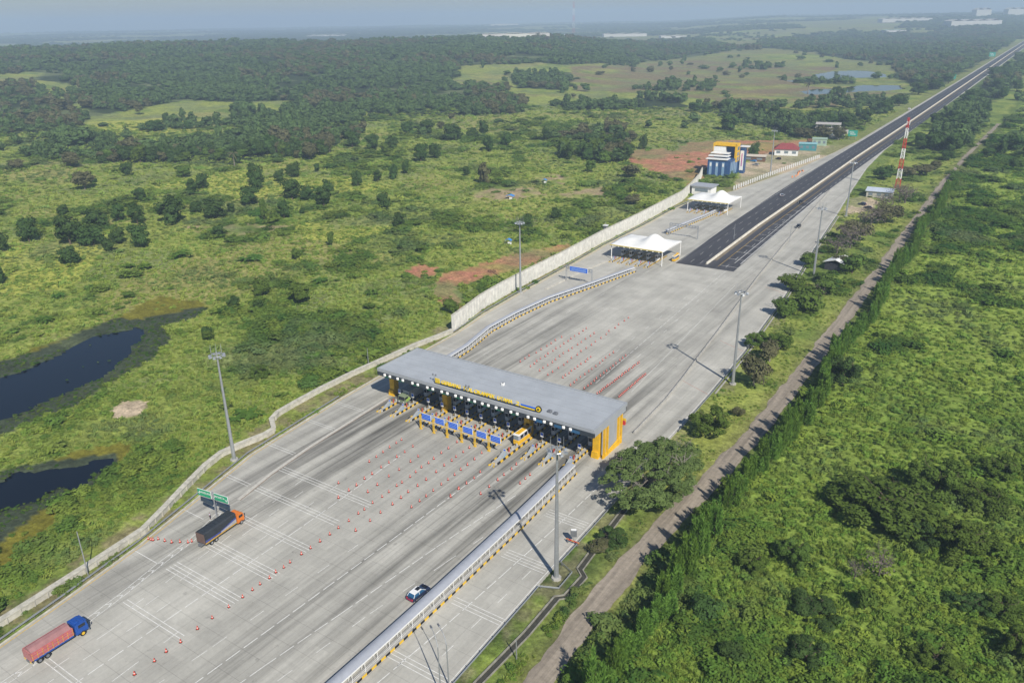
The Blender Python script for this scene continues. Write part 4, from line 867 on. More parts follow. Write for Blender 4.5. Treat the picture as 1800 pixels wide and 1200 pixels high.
# picket fence of the yard
fp = [at(1290, 334), at(1340, 314), at(1400, 292), at(1440, 278)]; c = fp[0]
t = thing('picket_fence', 'white picket fence along the earth yard of the blue office', 'fence', c); b = MB(); q = [Vector(p)-Vector(c) for p in fp]
b.box((0, 0, 1.3), (.7, .4, 2.6), WHITEP); repeat('picket', b, t, [(p, 0) for p, d in along(q, 3.6)]); b = MB(); b.sweep([(p.x-.2, p.y) for p in q], [(-.06, .9), (.06, .9), (.06, 1.1), (-.06, 1.1)], GREYC); b.build('rail', t)
for i, (x, y, w, lab) in enumerate(((-177, 655, 5, 'low pile of pale timber behind the red roofed house'), (-172, 700, 6, 'low brown spoil heap behind the green container huts'), (-159, 770, 6, 'grey block stack at the far end of the earth yard'), (-190, 560, 4, 'dark covered stack beside the blue office'))):
    t = thing('material_stack', lab, 'material stack', (x, y, 0), .3*i); b = MB(); m_ = (CREAM, mat('brown_boards', (.16, .09, .05), .9), GREYC, DSTEEL)[i]
    for k in range(3): b.box((.3*math.sin(k*2), .2*k, .6+k*1.1), (w-k*.9, w*.6-k*.4, 1.1), m_, .1*k, .92)
    b.build('bale', t)
# orange water barriers on the concrete by the asphalt
t = thing('road_works', 'orange barricades and spoil on the concrete beside the asphalt near the earth yard', 'barricades', at(1395, 312), 0); b = MB()
for i in range(7): b.box((-.8+1.2*math.sin(i), i*4.2, .5), (.7, 2.2, 1.0), mat('barricade_orange', (.70, .26, .08), .6), .15*i, .6)
b.build('barricade_row', t)

# ------------------------------------------------------------------ vehicles
def wheel(parent, x, y, r=.5, w=.3, hub=STEEL):
    b = MB(); b.tube([(x-w/2, y, r), (x+w/2, y, r)], r, RUBBER, 14); o = b.build('wheel', parent)
    b = MB(); s = 1 if x > 0 else -1; b.tube([(x+s*(w/2+.005), y, r), (x+s*(w/2+.04), y, r)], r*.55, hub, 10); b.build('hub', o)
TB = mat('truck_blue', (.015, .07, .30), .35, var=.12); TO = mat('truck_orange', (.62, .17, .02), .4, var=.1); TARPB = mat('black_tarpaulin', (.028, .034, .042), .65, var=.2, scale=.7)
PINK = mat('faded_red_body', (.40, .17, .165), .8, var=.2, scale=.8); PINK2 = mat('bright_red_rail', (.48, .10, .11), .7, var=.2); TRAIL = mat('yellow_rail', (.48, .30, .06), .6, var=.2); BRN = mat('brown_tailgate', (.13, .085, .07), .8, var=.2)
def cab(t, y0, col, w=2.4, l=1.9, z0=.7, z1=2.7):
    b = MB(); b.prism([(y0, z0), (y0+l, z0), (y0+l+.06, z0+.75), (y0+l-.18, z1-.15), (y0+l-.5, z1), (y0, z1)], -w/2, w/2, col, 'x'); c_ = b.build('cab', t)
    b = MB(); b.prism([(y0+l+.075, z0+.85), (y0+l-.14, z1-.22), (y0+l-.17, z1-.22), (y0+l+.045, z0+.85)], -w/2+.15, w/2-.15, GLASS, 'x')
    for s in (-1, 1): b.box((s*(w/2+.012), y0+l*.55, z1-.62), (.03, l*.55, .6), GLASS)
    b.build('window', c_)
    for s in (-1, 1):
        b = MB(); b.box((s*(w/2+.22), y0+l+.02, z1-.6), (.16, .12, .5), BLACK); b.build('mirror', c_)
        b = MB(); b.box((s*(w/2-.35), y0+l+.05, z0+.3), (.4, .06, .22), LAMPW); b.build('headlight', c_)
    b = MB(); b.box((0, y0+l+.08, z0-.08), (w, .18, .34), DSTEEL); b.build('bumper', c_)
t = thing('box_truck', 'long black tarpaulin truck with an orange cab beside the green sign', 'truck', (-130.9, 82.2, 0.012), math.radians(6))
b = MB(); b.box((0, -.9, .85), (.9, 10.2, .35), DSTEEL); b.build('chassis', t)
b = MB(); b.prism([(-1.25, 1.15), (1.25, 1.15), (1.25, 3.35), (1.0, 3.62), (-1.0, 3.62), (-1.25, 3.35)], -5.4, 3.1, TARPB, 'y')
for i in range(8): b.box((0, -4.9+i*1.05, 3.63), (2.05, .09, .07), TARPB)
b.build('tarpaulin_body', t)
b = MB(); b.box((1.27, -1.15, 1.22), (.08, 8.5, .26), TRAIL); b.box((-1.27, -1.15, 1.22), (.08, 8.5, .26), TRAIL); b.build('side_rail', t)
b = MB(); b.prism([(-5.3, 1.4), (3.0, 1.4), (3.0, 2.6), (-1.5, 1.75), (-5.3, 1.9)], 1.256, 1.29, mat('tarp_blue', (.05, .07, .24), .6, var=.2), 'x'); b.prism([(-1.2, 1.4), (3.0, 1.4), (3.0, 2.2), (-1.2, 1.65)], 1.292, 1.31, mat('tarp_grey', (.33, .33, .36), .6), 'x'); b.build('side_panel', t)
b = MB(); b.box((0, -5.44, 2.3), (2.4, .08, 2.2), BRN); b.build('tailgate', t)
cab(t, 3.35, TO)
for y in (4.4, -2.6, -3.8):
    for s in (-1.05, 1.05): wheel(t, s, y)
t = thing('tipper_truck', 'red open bodied truck with a blue cab at the lower corner of the road', 'truck', (-127.45, 45.2, 0.012), math.radians(1))
b = MB(); b.box((0, -.3, .85), (.9, 9.2, .35), DSTEEL); b.box((0, -.9, 1.1), (2.4, 6.9, .28), TB); b.build('chassis', t)
b = MB(); b.prism([(-1.2, 1.25), (1.2, 1.25), (1.28, 2.75), (-1.28, 2.75)], -4.7, 2.6, PINK, 'y')
b.prism([(-1.15, 2.75), (1.15, 2.75), (.5, 3.3), (-.2, 3.45), (-.7, 3.2)], -4.5, 2.4, mat('faded_red_cover', (.29, .15, .15), .9, var=.2, scale=.6), 'y')
for i in range(9): b.box((1.27, -4.5+i*.87, 2.0), (.09, .1, 1.45), TRAIL)
b.build('load_body', t)
b = MB()
for z in (1.7, 2.3, 2.72): b.box((1.31, -1.05, z), (.06, 7.3, .14), PINK2); b.box((-1.31, -1.05, z), (.06, 7.3, .14), PINK2)
b.build('side_rail', t)
b = MB(); b.box((0, -4.78, 1.95), (2.4, .09, 1.45), PINK); b.box((.9, -4.85, 1.0), (.4, .06, .3), YEL); b.box((-.9, -4.85, 1.0), (.4, .06, .3), YEL); b.build('tailgate', t)
cab(t, 2.95, TB, 2.4, 2.2, .8, 2.85)
b = MB(); b.box((0, 3.6, 2.98), (1.6, .8, .22), TB, bev=.08); b.box((0, 4.9, 2.7), (2.2, .5, .08), TB); b.build('sun_visor', t)
for y in (4.1, -2.2, -3.5):
    for s in (-1.05, 1.05): wheel(t, s, y, .52, .32, YEL if y > 0 else DSTEEL)
t = thing('box_truck', 'grey box truck with a lime green side panel in the first open toll lane', 'truck', (-138.8, 152.6, .012), math.pi)
b = MB(); b.box((0, -1.2, 2.3), (2.3, 6.2, 2.5), mat('grey_box_body', (.42, .43, .41), .7, var=.15), bev=.05); b.build('box_body', t); b = MB(); b.box((0, 0, .8), (.9, 8, .35), DSTEEL); b.build('chassis', t); cab(t, 2.1, mat('grey_green_paint', (.20, .25, .16), .5)); b = MB(); b.box((-1.19, 2.6, 1.5), (.06, 1.6, .9), mat('lime_paint', (.28, .42, .08), .6)); b.build('side_panel', t)
for y in (3.2, -2.4):
    for s in (-1, 1): wheel(t, s, y)
def car(label, loc, rz, body, roof=None, glass=GLASS, s=1.0, rear=None):
    t = thing('parked_car' if 'parked' in label else 'car', label, 'car', loc, rz, 'cars'); t.scale = (s, s, s); W2 = .86
    b = MB(); b.prism([(-2.2, .35), (2.2, .35), (2.28, .62), (2.15, .86), (1.15, .98), (-2.15, 1.02), (-2.28, .7)], -W2, W2, body, 'x'); b.build('body', t)
    b = MB(); vs = [(-W2+.04, -2.02, 1.0), (W2-.04, -2.02, 1.0), (W2-.04, 1.1, .97), (-W2+.04, 1.1, .97), (-.66, -1.55, 1.5), (.66, -1.55, 1.5), (.66, .25, 1.53), (-.66, .25, 1.53)]
    b.add(vs, [(0, 1, 5, 4), (1, 2, 6, 5), (2, 3, 7, 6), (3, 0, 4, 7)], glass); b.build('window', t)
    b = MB(); b.prism([(-1.6, 1.5), (.3, 1.53), (.2, 1.6), (-1.5, 1.58)], -.68, .68, roof or body, 'x')
    for sx in (-1, 1):
        for (p, q) in (((-2.0, 1.0), (-1.55, 1.52)), ((1.1, .97), (.25, 1.54)), ((-.5, 1.0), (-.5, 1.53))): b.tube([(sx*(W2-.05), p[0], p[1]), (sx*.67, q[0], q[1])], .045, roof or body, 4)
    b.build('roof', t)
    for sx in (-1, 1):
        b = MB(); b.box((sx*.62, 2.22, .72), (.34, .1, .16), LAMPW); b.build('headlight', t); b = MB(); b.box((sx*.66, -2.25, .82), (.3, .08, .22), RED); b.build('tail_light', t)
        for y in (-1.35, 1.38): wheel(t, sx*.78, y, .32, .2)
    if rear: b = MB(); b.box((0, -2.29, .62), (1.5, .06, .3), rear); b.build('bumper', t)
    return t
DKB = mat('car_dark_blue', (.02, .03, .07), .25, var=0, spec=.6); CWH = mat('car_white', (.75, .75, .74), .3, var=0, spec=.5); CBLK = mat('car_black', (.012, .013, .016), .2, var=0, spec=.6); CSIL = mat('car_silver', (.40, .42, .45), .3, .4, 0)
t = car('dark blue car with white roof and maroon tail beside the long lower walkway', (-83.1, 89.6, .012), math.radians(-3), DKB, CWH, mat('blue_glass', (.02, .09, .19), .08, var=0, spec=.6), 1.05, mat('maroon_trim', (.30, .02, .08), .4))
b = MB(); b.box((0, -.1, 1.60), (.8, .9, .03), CBLK); b.build('sunroof', t); b = MB(); b.box((0, 1.62, .965), (1.2, .7, .03), CBLK); b.build('bonnet_panel', t)
car('silver car on the asphalt beyond the nearer tent', (-129.6, 478, .02), 0, CSIL); car('dark car on the median side of the asphalt road', (-115.4, 464.7, .02), math.pi, CBLK); car('white pickup far up the asphalt road', (-143.8, 997, .02), 0, CWH, s=1.3)
car('dark blue parked car before the silvery roofed hut', (-84.6, 476, .05), 1.2, DKB); car('dark parked car half under the bare tree by the hut', (-80, 468, .05), 1.1, CBLK); car('grey car on the upper right bypass near the tall mast', (-100.7, 407, .02), math.pi, CBLK)
car('silver parked car in the middle of the earth yard', (-176.5, 573, .05), 1.4, CSIL); car('dark parked car beside the red roofed house', (-170.2, 606, .05), 1.0, CBLK); car('blue parked car at the edge of the earth yard', (-183, 588, .05), 1.3, mat('car_blue', (.05, .28, .6), .3, var=0))
# person below the green sign
def skin_body(name, verts, edges, rad, m, parent, root=0):
    me = bpy.data.meshes.new(name); me.from_pydata(verts, edges, []); me.materials.append(m); o = bpy.data.objects.new(name, me); COL.objects.link(o); o.parent = parent
    sk = o.modifiers.new('skin', 'SKIN'); me.skin_vertices.new() if not me.skin_vertices else None
    for i, r in enumerate(rad): me.skin_vertices[0].data[i].radius = r if isinstance(r, tuple) else (r, r)
    me.skin_vertices[0].data[root].use_root = True; o.modifiers.new('sub', 'SUBSURF').levels = 1; o.modifiers['sub'].render_levels = 2; return o
SKIN = mat('skin', (.30, .16, .10), .6, var=.05); SHIRT = mat('lilac_shirt', (.55, .52, .66), .8, var=.1); TROU = mat('dark_trousers', (.03, .03, .05), .8, var=.1); HAIR = mat('dark_hair', (.01, .009, .008), .6, var=0)
pp = at(370, 912); t = thing('person', 'person in a pale shirt and dark trousers standing beside the green sign', 'person', (pp.x, pp.y, 0), math.radians(150)); 
skin_body('body', [(0, 0, .92), (0, 0, 1.15), (0, 0, 1.38), (0, 0, 1.50), (0, .02, 1.60), (0, .03, 1.70), (.19, 0, 1.40), (.25, .02, 1.13), (.24, .12, .90), (-.19, 0, 1.40), (-.25, .0, 1.13), (-.23, .08, .88), (.1, 0, .88), (.11, .03, .48), (.11, 0, .09), (.12, .14, .04), (-.1, 0, .88), (-.12, -.02, .48), (-.12, -.05, .09), (-.13, .10, .04)],
          [(0, 1), (1, 2), (2, 3), (3, 4), (4, 5), (2, 6), (6, 7), (7, 8), (2, 9), (9, 10), (10, 11), (0, 12), (12, 13), (13, 14), (14, 15), (0, 16), (16, 17), (17, 18), (18, 19)],
          [(.16, .11), (.15, .1), (.17, .11), .06, .085, .075, .065, .05, .035, .065, .05, .035, .095, .065, .045, .035, .095, .065, .045, .035], SKIN, t)
skin_body('shirt', [(0, 0, .95), (0, 0, 1.15), (0, 0, 1.38), (0, 0, 1.46), (.19, 0, 1.40), (.23, .01, 1.22), (-.19, 0, 1.40), (-.23, 0, 1.22)], [(0, 1), (1, 2), (2, 3), (2, 4), (4, 5), (2, 6), (6, 7)], [(.18, .13), (.17, .12), (.19, .13), .09, .085, .07, .085, .07], SHIRT, t)
skin_body('trousers', [(0, 0, .93), (.1, 0, .86), (.11, .03, .48), (.11, 0, .12), (-.1, 0, .86), (-.12, -.02, .48), (-.12, -.05, .12)], [(0, 1), (1, 2), (2, 3), (0, 4), (4, 5), (5, 6)], [(.175, .125), .108, .08, .065, .108, .08, .065], TROU, t)
skin_body('hair', [(0, -.02, 1.66), (0, 0, 1.76)], [(0, 1)], [.085, .07], HAIR, t)

# ------------------------------------------------------------------ traffic cones
def make_cone():
    b = MB(); OR = mat('cone_orange', (.55, .075, .045), .7, var=.1)
    b.box((0, 0, .04), (.62, .62, .08), mat('cone_base', (.05, .03, .03), .8), bev=.03); b.tube([(0, 0, .08), (0, 0, .38)], [.24, .175], OR, 10); b.tube([(0, 0, .38), (0, 0, .48)], [.176, .152], WHITEP, 10); b.tube([(0, 0, .48), (0, 0, .95)], [.152, .05], OR, 10)
    return b.build('traffic_cone')
cone0 = make_cone(); first_cone = [True]
def cones(pts, lab, s=1.0):
    for p in pts:
        o = cone0 if first_cone[0] else cone0.copy()
        if not first_cone[0]: COL.objects.link(o)
        first_cone[0] = False
        g = at(p[0], p[1]); o.location = (g.x, g.y, .012); o.rotation_euler = (0, 0, random.Random(p[0]*7+p[1]).uniform(0, 6)); tag(o, lab, 'traffic cone', 'cones: '+lab); k = .78*s*random.Random(p[0]+p[1]).uniform(.92, 1.08); o.scale = (k*1.1, k*1.1, k)
Z3 = lambda L_: [(640+x/6, 680+y/6) for x, y in L_]
A3 = lambda L_: [(x/3, 800+y/3) for x, y in L_]
B3 = lambda L_: [(600+x/3, 800+y/3) for x, y in L_]
cones(Z3([(395, 560), (340, 595), (270, 640), (200, 690), (130, 740), (55, 790)]) + A3([(1785, 148), (1785, 225), (1785, 384), (1740, 418), (1688, 455)]), 'orange traffic cone in the outermost row on the parapet side of the closed lanes')
cones(A3([(1638, 490), (1590, 522), (1530, 565), (1497, 592), (1455, 617), (1422, 647), (1372, 680), (1332, 710), (1280, 748), (1207, 800), (1120, 858), (1042, 915), (953, 985), (877, 1035), (815, 1085), (710, 1155)]), 'orange traffic cone in the long single row trailing past the cross lines')
cones(Z3([(515, 630), (430, 690), (345, 742), (262, 800), (180, 850), (85, 920), (5, 970)])+B3([(80, 160), (40, 187)]), 'orange traffic cone in the second row from the parapet before the boards')
cones(Z3([(570, 735), (490, 790), (370, 875), (262, 945), (140, 1035), (40, 1110)]), 'orange traffic cone in the third row from the parapet before the boards')
cones(Z3([(980, 585), (890, 650), (815, 700), (735, 760), (680, 805), (605, 850), (545, 900), (485, 950), (400, 1010), (345, 1045), (262, 1110), (190, 1160)])+B3([(165, 252), (122, 287), (90, 308), (40, 347)]), 'orange traffic cone in the fourth row from the parapet before the boards')
cones(Z3([(1110, 645), (1045, 690), (970, 740), (925, 780), (845, 830), (760, 900), (655, 980), (565, 1045), (465, 1110), (390, 1170)])+B3([(270, 260), (207, 303), (152, 346), (76, 398)]), 'orange traffic cone in the fifth row from the parapet before the boards')
cones(Z3([(1240, 700), (1165, 765), (1090, 825), (1020, 875), (955, 930), (885, 980), (815, 1030), (730, 1095), (655, 1155)])+B3([(413, 243), (370, 275)]), 'orange traffic cone in the sixth row from the parapet before the boards')
cones(Z3([(1225, 900), (1160, 965), (1080, 1020), (1000, 1075), (915, 1160)])+B3([(617, 180), (575, 217)]), 'orange traffic cone in the row beginning at the long island tip')
cones(Z3([(1605, 820), (1555, 870), (1475, 930), (1410, 985), (1320, 1055), (1230, 1130)]), 'orange traffic cone in the lane beside the front mast shadow head')
cones(Z3([(1750, 930), (1700, 970), (1645, 1020)]), 'orange traffic cone in the short row between the last two open lanes')
cones(A3([(783, 441), (797, 446), (808, 448), (835, 443), (870, 452), (906, 460), (950, 458), (992, 460), (1012, 455)]), 'orange traffic cone in the line closing the left bypass behind the black truck')
def row(a, b_, n, lab, jit=.8):
    r = random.Random(int(a[0]*3+n)); cones([(780+(a[0]+(b_[0]-a[0])*(i+r.uniform(-.25, .25))/(n-1))/4.5, 480+(a[1]+(b_[1]-a[1])*(i+r.uniform(-.1, .1))/(n-1))/4.5) for i in range(n)], lab)
for a, b_, n, k in (((600, 705), (930, 508), 9, 'first'), ((680, 740), (1125, 440), 16, 'second'), ((750, 775), (1190, 480), 14, 'third'), ((830, 810), (1465, 355), 18, 'fourth'), ((940, 830), (1165, 668), 10, 'fifth'), ((1000, 890), (1345, 630), 13, 'sixth'), ((1110, 915), (1440, 655), 14, 'seventh'), ((1215, 955), (1545, 708), 24, 'eighth'), ((1385, 980), (1595, 802), 20, 'ninth')):
    row(a, b_, n, f'orange traffic cone beyond the canopy, {k} row from the roofed walkway')
def water_barrier(label, loc, col):
    t = thing('plastic_barrier', label, 'barrier', loc); b = MB(); b.prism([(-.35, 0), (.35, 0), (.18, 1.0), (-.18, 1.0)], -.8, .8, col, 'x'); b.build('shell', t); b = MB(); b.tube([(-.5, 0, 1.0), (-.5, 0, 1.12)], .1, WHITEP, 8); b.build('filler_cap', t)
for x, y, lab, c_ in ((-86.9, 172.6, 'yellow plastic barrier at the canopy end of the eighth cone row', YEL), (-86.2, 171.6, 'red plastic barrier at the canopy end of the eighth cone row', RED), (-81.9, 172.5, 'yellow plastic barrier at the canopy end of the ninth cone row', YEL), (-81.4, 171.2, 'red plastic barrier at the canopy end of the ninth cone row', RED)): water_barrier(lab, (x, y, .012), c_)
# ------------------------------------------------------------------ vegetation
def leaf_mat(name, a, b_, tone=False, trans=.17, nscale=3.0):
    m = bpy.data.materials.new(name); m.use_nodes = True; n = m.node_tree.nodes; l = m.node_tree.links; n.remove(n['Principled BSDF'])
    oi = n.new('ShaderNodeObjectInfo'); tc = n.new('ShaderNodeTexCoord')
    nf = rng(n, l, nz(n, l, tc.outputs['Object'], nscale, 3), .3, .7, 0, 1)
    if tone:
        at_ = n.new('ShaderNodeAttribute'); at_.attribute_type = 'INSTANCER'; at_.attribute_name = 'tone'
        f = mth(n, l, 'ADD', mth(n, l, 'MULTIPLY', at_.outputs['Fac'], .8), mth(n, l, 'MULTIPLY', oi.outputs['Random'], .2))
    else: f = mth(n, l, 'ADD', mth(n, l, 'MULTIPLY', oi.outputs['Random'], .55), mth(n, l, 'MULTIPLY', nf, .45))
    mx = n.new('ShaderNodeMix'); mx.data_type = 'RGBA'; l.new(f, mx.inputs[0]); mx.inputs[6].default_value = (*a, 1); mx.inputs[7].default_value = (*b_, 1)
    colr = mx.outputs[2]
    if tone:                                  # species change with place: grey-green reeds in patches, fresher growth east of the track
        ge = n.new('ShaderNodeNewGeometry'); sx = n.new('ShaderNodeSeparateXYZ'); l.new(ge.outputs['Position'], sx.inputs[0])
        m2 = n.new('ShaderNodeMix'); m2.data_type = 'RGBA'; l.new(rng(n, l, sx.outputs[0], -52, -44, 0, .48), m2.inputs[0]); l.new(colr, m2.inputs[6])
        mm = n.new('ShaderNodeMix'); mm.data_type = 'RGBA'; l.new(f, mm.inputs[0]); mm.inputs[6].default_value = (.19, .31, .042, 1); mm.inputs[7].default_value = (.042, .095, .020, 1); l.new(mm.outputs[2], m2.inputs[7])
        m3 = n.new('ShaderNodeMix'); m3.data_type = 'RGBA'; l.new(rng(n, l, nz(n, l, ge.outputs['Position'], .022, 4, .6), .52, .64, 0, .65), m3.inputs[0]); l.new(m2.outputs[2], m3.inputs[6]); m3.inputs[7].default_value = (.150, .190, .085, 1); colr = m3.outputs[2]
    hs = n.new('ShaderNodeHueSaturation'); l.new(colr, hs.inputs['Color']); l.new(rng(n, l, oi.outputs['Random'], 0, 1, .482, .518), hs.inputs['Hue']); l.new(rng(n, l, nf, 0, 1, .8, 1.2), hs.inputs['Value'])
    d = n.new('ShaderNodeBsdfDiffuse'); tr = n.new('ShaderNodeBsdfTranslucent'); s = n.new('ShaderNodeMixShader'); s.inputs[0].default_value = trans
    l.new(hs.outputs['Color'], d.inputs['Color']); l.new(hs.outputs['Color'], tr.inputs['Color']); l.new(d.outputs[0], s.inputs[1]); l.new(tr.outputs[0], s.inputs[2])
    l.new(s.outputs[0], n['Material Output'].inputs['Surface']); return m
BARK = mat('bark', (.11, .085, .06), .95, var=.3, scale=3); PBARK = mat('pale_bark', (.24, .21, .18), .95, var=.25, scale=3)
LEAF = leaf_mat('leaf_dark_green', (.036, .076, .022), (.080, .128, .036)); LEAF2 = leaf_mat('leaf_mid_green', (.065, .120, .022), (.120, .170, .036)); LEAF3 = leaf_mat('leaf_olive', (.085, .100, .044), (.150, .135, .075))
LEAFH = leaf_mat('leaf_feathery', (.100, .215, .032), (.200, .310, .060), trans=.35); LEAF4 = leaf_mat('leaf_grey_green', (.085, .145, .042), (.165, .225, .075), nscale=9); LEAFB = leaf_mat('leaf_banana', (.07, .15, .02), (.11, .19, .04)); LEAFF = leaf_mat('leaf_forest', (.038, .088, .032), (.125, .175, .058), trans=.12)
LEAFW = leaf_mat('leaf_weeds', (.235, .325, .055), (.046, .098, .022), tone=True, nscale=1.2); LEAFG = leaf_mat('grass_blades', (.275, .355, .072), (.140, .215, .045), tone=True, nscale=1.2)
TWIG = mat('dry_twigs', (.15, .125, .11), .95, var=.25, scale=2)
def mesh_np(name, V, Fq, mats, mi=None):
    me = bpy.data.meshes.new(name); V = np.asarray(V, np.float32); Fq = np.asarray(Fq, np.int32); k = Fq.shape[1]
    me.vertices.add(len(V)); me.vertices.foreach_set('co', V.ravel()); me.loops.add(Fq.size); me.loops.foreach_set('vertex_index', Fq.ravel()); me.polygons.add(len(Fq)); me.polygons.foreach_set('loop_start', np.arange(0, Fq.size, k, dtype=np.int32))
    for m in mats: me.materials.append(m)
    if mi is not None: me.polygons.foreach_set('material_index', np.asarray(mi, np.int32))
    me.update(calc_edges=True); return me
def leaves(P, Nn, size, R, asp=.62, up=.35, jit=.42):
    n = len(P); Nn = Nn + R.normal(0, jit, (n, 3)); Nn[:, 2] += up; Nn /= np.linalg.norm(Nn, axis=1)[:, None]+1e-9
    t = R.normal(0, 1, (n, 3)); u = np.cross(Nn, t); u /= np.linalg.norm(u, axis=1)[:, None]+1e-9; v = np.cross(Nn, u); s = (size*R.uniform(.6, 1.35, n))[:, None]
    V = np.stack([P+u*s, P+v*s*asp, P-u*s, P-v*s*asp], 1).reshape(-1, 3); return V, np.arange(4*n).reshape(n, 4)
def cloud(R, blobs, n):
    w = np.array([b[3]*b[4]+b[3]*b[5]+b[4]*b[5] for b in blobs]); k = R.choice(len(blobs), n, p=w/w.sum()); d = R.normal(0, 1, (n, 3)); d /= np.linalg.norm(d, axis=1)[:, None]
    B = np.array(blobs)[k]; rad = (1-.45*R.random(n)**2.2)[:, None]; P = B[:, :3]+d*B[:, 3:6]*rad; return P, d
def bushy(seed, nb=13, n=1500, size=.05, flat=1.0, low=.12):
    R = np.random.default_rng(seed); bl = []
    for i in range(nb):
        a = R.uniform(0, 6.28); z = R.uniform(low+.1, .86); q = .5*math.sqrt(max(.05, 1-((z-.5)/.56)**2)); rr = q*R.uniform(.25, .72); s = R.uniform(.13, .24)
        bl.append((rr*math.cos(a), rr*math.sin(a), z, s, s, s*.8*flat))
    bl.append((R.uniform(-.08, .08), R.uniform(-.08, .08), .55, .3, .3, .38)); P, d = cloud(R, bl, n); P[:, 2] = np.maximum(P[:, 2], .02)
    d = d*.6 + np.stack([P[:, 0], P[:, 1], (P[:, 2]-.45)], 1)*1.1; d /= np.linalg.norm(d, axis=1)[:, None]+1e-6; return leaves(P, d, size, R, up=.2, jit=.34)
def limb_mesh(R, h, spread, nl, r0, m, twig=0, zs=.35):
    b = MB(); b.tube([(0, 0, -.03), (.01, 0, h*.3), (0, .01, h*.62)], [r0*1.25, r0, r0*.65], m, 7)
    for i in range(nl):
        a = i*6.283/nl+R.uniform(-.4, .4); z0 = h*R.uniform(zs, .6); e = (spread*math.cos(a)*R.uniform(.6, 1), spread*math.sin(a)*R.uniform(.6, 1), h*R.uniform(.7, .98)); mid = (e[0]*.45, e[1]*.45, z0+(e[2]-z0)*.6)
        b.tube([(0, 0, z0), mid, e], [r0*.55, r0*.34, r0*.12], m, 5)
        for j in range(twig):
            q = R.uniform(.3, 1); p0 = [mid[k]+(e[k]-mid[k])*q for k in range(3)]; d = (R.uniform(-.2, .2)*spread*1.6, R.uniform(-.2, .2)*spread*1.6, R.uniform(.05, .3)*h); p1 = [p0[k]+d[k]*.6 for k in range(3)]; p2 = [p0[k]+d[k]+R.uniform(-.04, .04)*spread for k in range(3)]
            b.tube([p0, p1, p2], [r0*.17, r0*.1, r0*.05], m, 3, False)
            for u in range(3):
                p3 = [p1[k]+R.uniform(-.16, .16)*spread*(1 if k < 2 else .8) for k in range(3)]; b.tube([p1, p3], [r0*.08, r0*.03], m, 3, False)
    return b
def mesh_of(b, name):
    o = b.build(name); me = o.data; bpy.data.objects.remove(o); return me
KINDS = {}
def reg(kind, crowns, trunks): KINDS[kind] = (crowns, trunks)
RR = random.Random(5)
reg('bushy', [mesh_np('crown', *bushy(10+i, 13, 1700, .052), [LEAF]) for i in range(5)], [mesh_of(limb_mesh(RR, .75, .3, 4, .028, BARK), 'trunk') for i in range(2)])
reg('leafy', [mesh_np('crown', *bushy(30+i, 15, 2200, .050, .8, .2), [LEAF2]) for i in range(4)], [mesh_of(limb_mesh(RR, .8, .32, 5, .028, BARK), 'trunk') for i in range(2)])
reg('olive', [mesh_np('crown', *bushy(40+i, 12, 1500, .045, .8, .25), [LEAF3]) for i in range(3)], [mesh_of(limb_mesh(RR, .85, .36, 6, .024, PBARK, 3), 'trunk') for i in range(2)])
def spreading(seed, n=32000):
    R = np.random.default_rng(seed); bl = []
    for i in range(190):
        a = R.uniform(0, 6.28); rr = .48*math.sqrt(R.random()); z = .60+.28*(1-(rr/.47)**2)+R.uniform(-.14, .08); s = R.uniform(.03, .075); bl.append((rr*math.cos(a), rr*math.sin(a), z+R.uniform(-.1, .05), s, s, s*.9))
    P, d = cloud(R, bl, n); return leaves(P, d, .0125, R, .6, .3)
reg('spreading', [mesh_np('crown', *spreading(3), [LEAF4]), mesh_np('crown', *spreading(4), [LEAF2])], [mesh_of(limb_mesh(RR, .85, .44, 9, .022, PBARK, 5, .2), 'trunk')])
def thicket(seed, n=7000):
    R = np.random.default_rng(seed); bl = []
    for i in range(34):
        a = R.uniform(0, 6.28); rr = .5*math.sqrt(R.random())*R.uniform(.7, 1.12); z = (.22+.5*(1-(rr/.56)**2))*R.uniform(.45, 1.2); s = R.uniform(.05, .16); bl.append((rr*math.cos(a), rr*math.sin(a), z, s, s*R.uniform(.7, 1.3), s*R.uniform(.7, 1.3)))
    P, d = cloud(R, bl, n); P[:, 2] = np.maximum(P[:, 2], .02); return leaves(P, d, .024, R, .6, .25)
reg('thicket', [mesh_np('crown', *thicket(70+i), [LEAF2 if i else LEAF]) for i in range(3)], [mesh_of(limb_mesh(RR, .75, .36, 6, .02, BARK, 2), 'trunk')])
reg('bare', [mesh_np('crown', *bushy(60, 10, 260, .03, .9, .3), [TWIG])], [mesh_of(limb_mesh(RR, .95, .42, 9, .02, TWIG, 9, .15), 'trunk') for i in range(2)])
def palm(seed, nf=16):
    R = np.random.default_rng(seed); V = []; Fq = []
    for i in range(nf):
        a = i*6.283/nf+R.uniform(-.2, .2); el = R.uniform(-.1, 1.1); ln = R.uniform(.36, .48); pr = None; prev = None
        for s in range(6):
            q = s/5; r = ln*q*math.cos(el*.6); z = .72+ln*(math.sin(el)*q-.75*q*q); w = .035*math.sin(math.pi*min(.95, q*.9+.08)); c = (r*math.cos(a), r*math.sin(a), z); p = (-math.sin(a)*w, math.cos(a)*w)
            V += [(c[0]+p[0], c[1]+p[1], z-.012), (c[0], c[1], z+.012), (c[0]-p[0], c[1]-p[1], z-.012)]; k = len(V)
            if s: Fq += [(k-6, k-5, k-2, k-3), (k-5, k-4, k-1, k-2)]
    return V, Fq
def palm_trunk():
    b = MB(); b.tube([(0, 0, -.03), (.02, 0, .3), (0, 0, .72)], [.035, .026, .022], PBARK, 7); return mesh_of(b, 'trunk')
reg('palm', [mesh_np('crown', *palm(2, 20), [LEAF3])], [palm_trunk()])
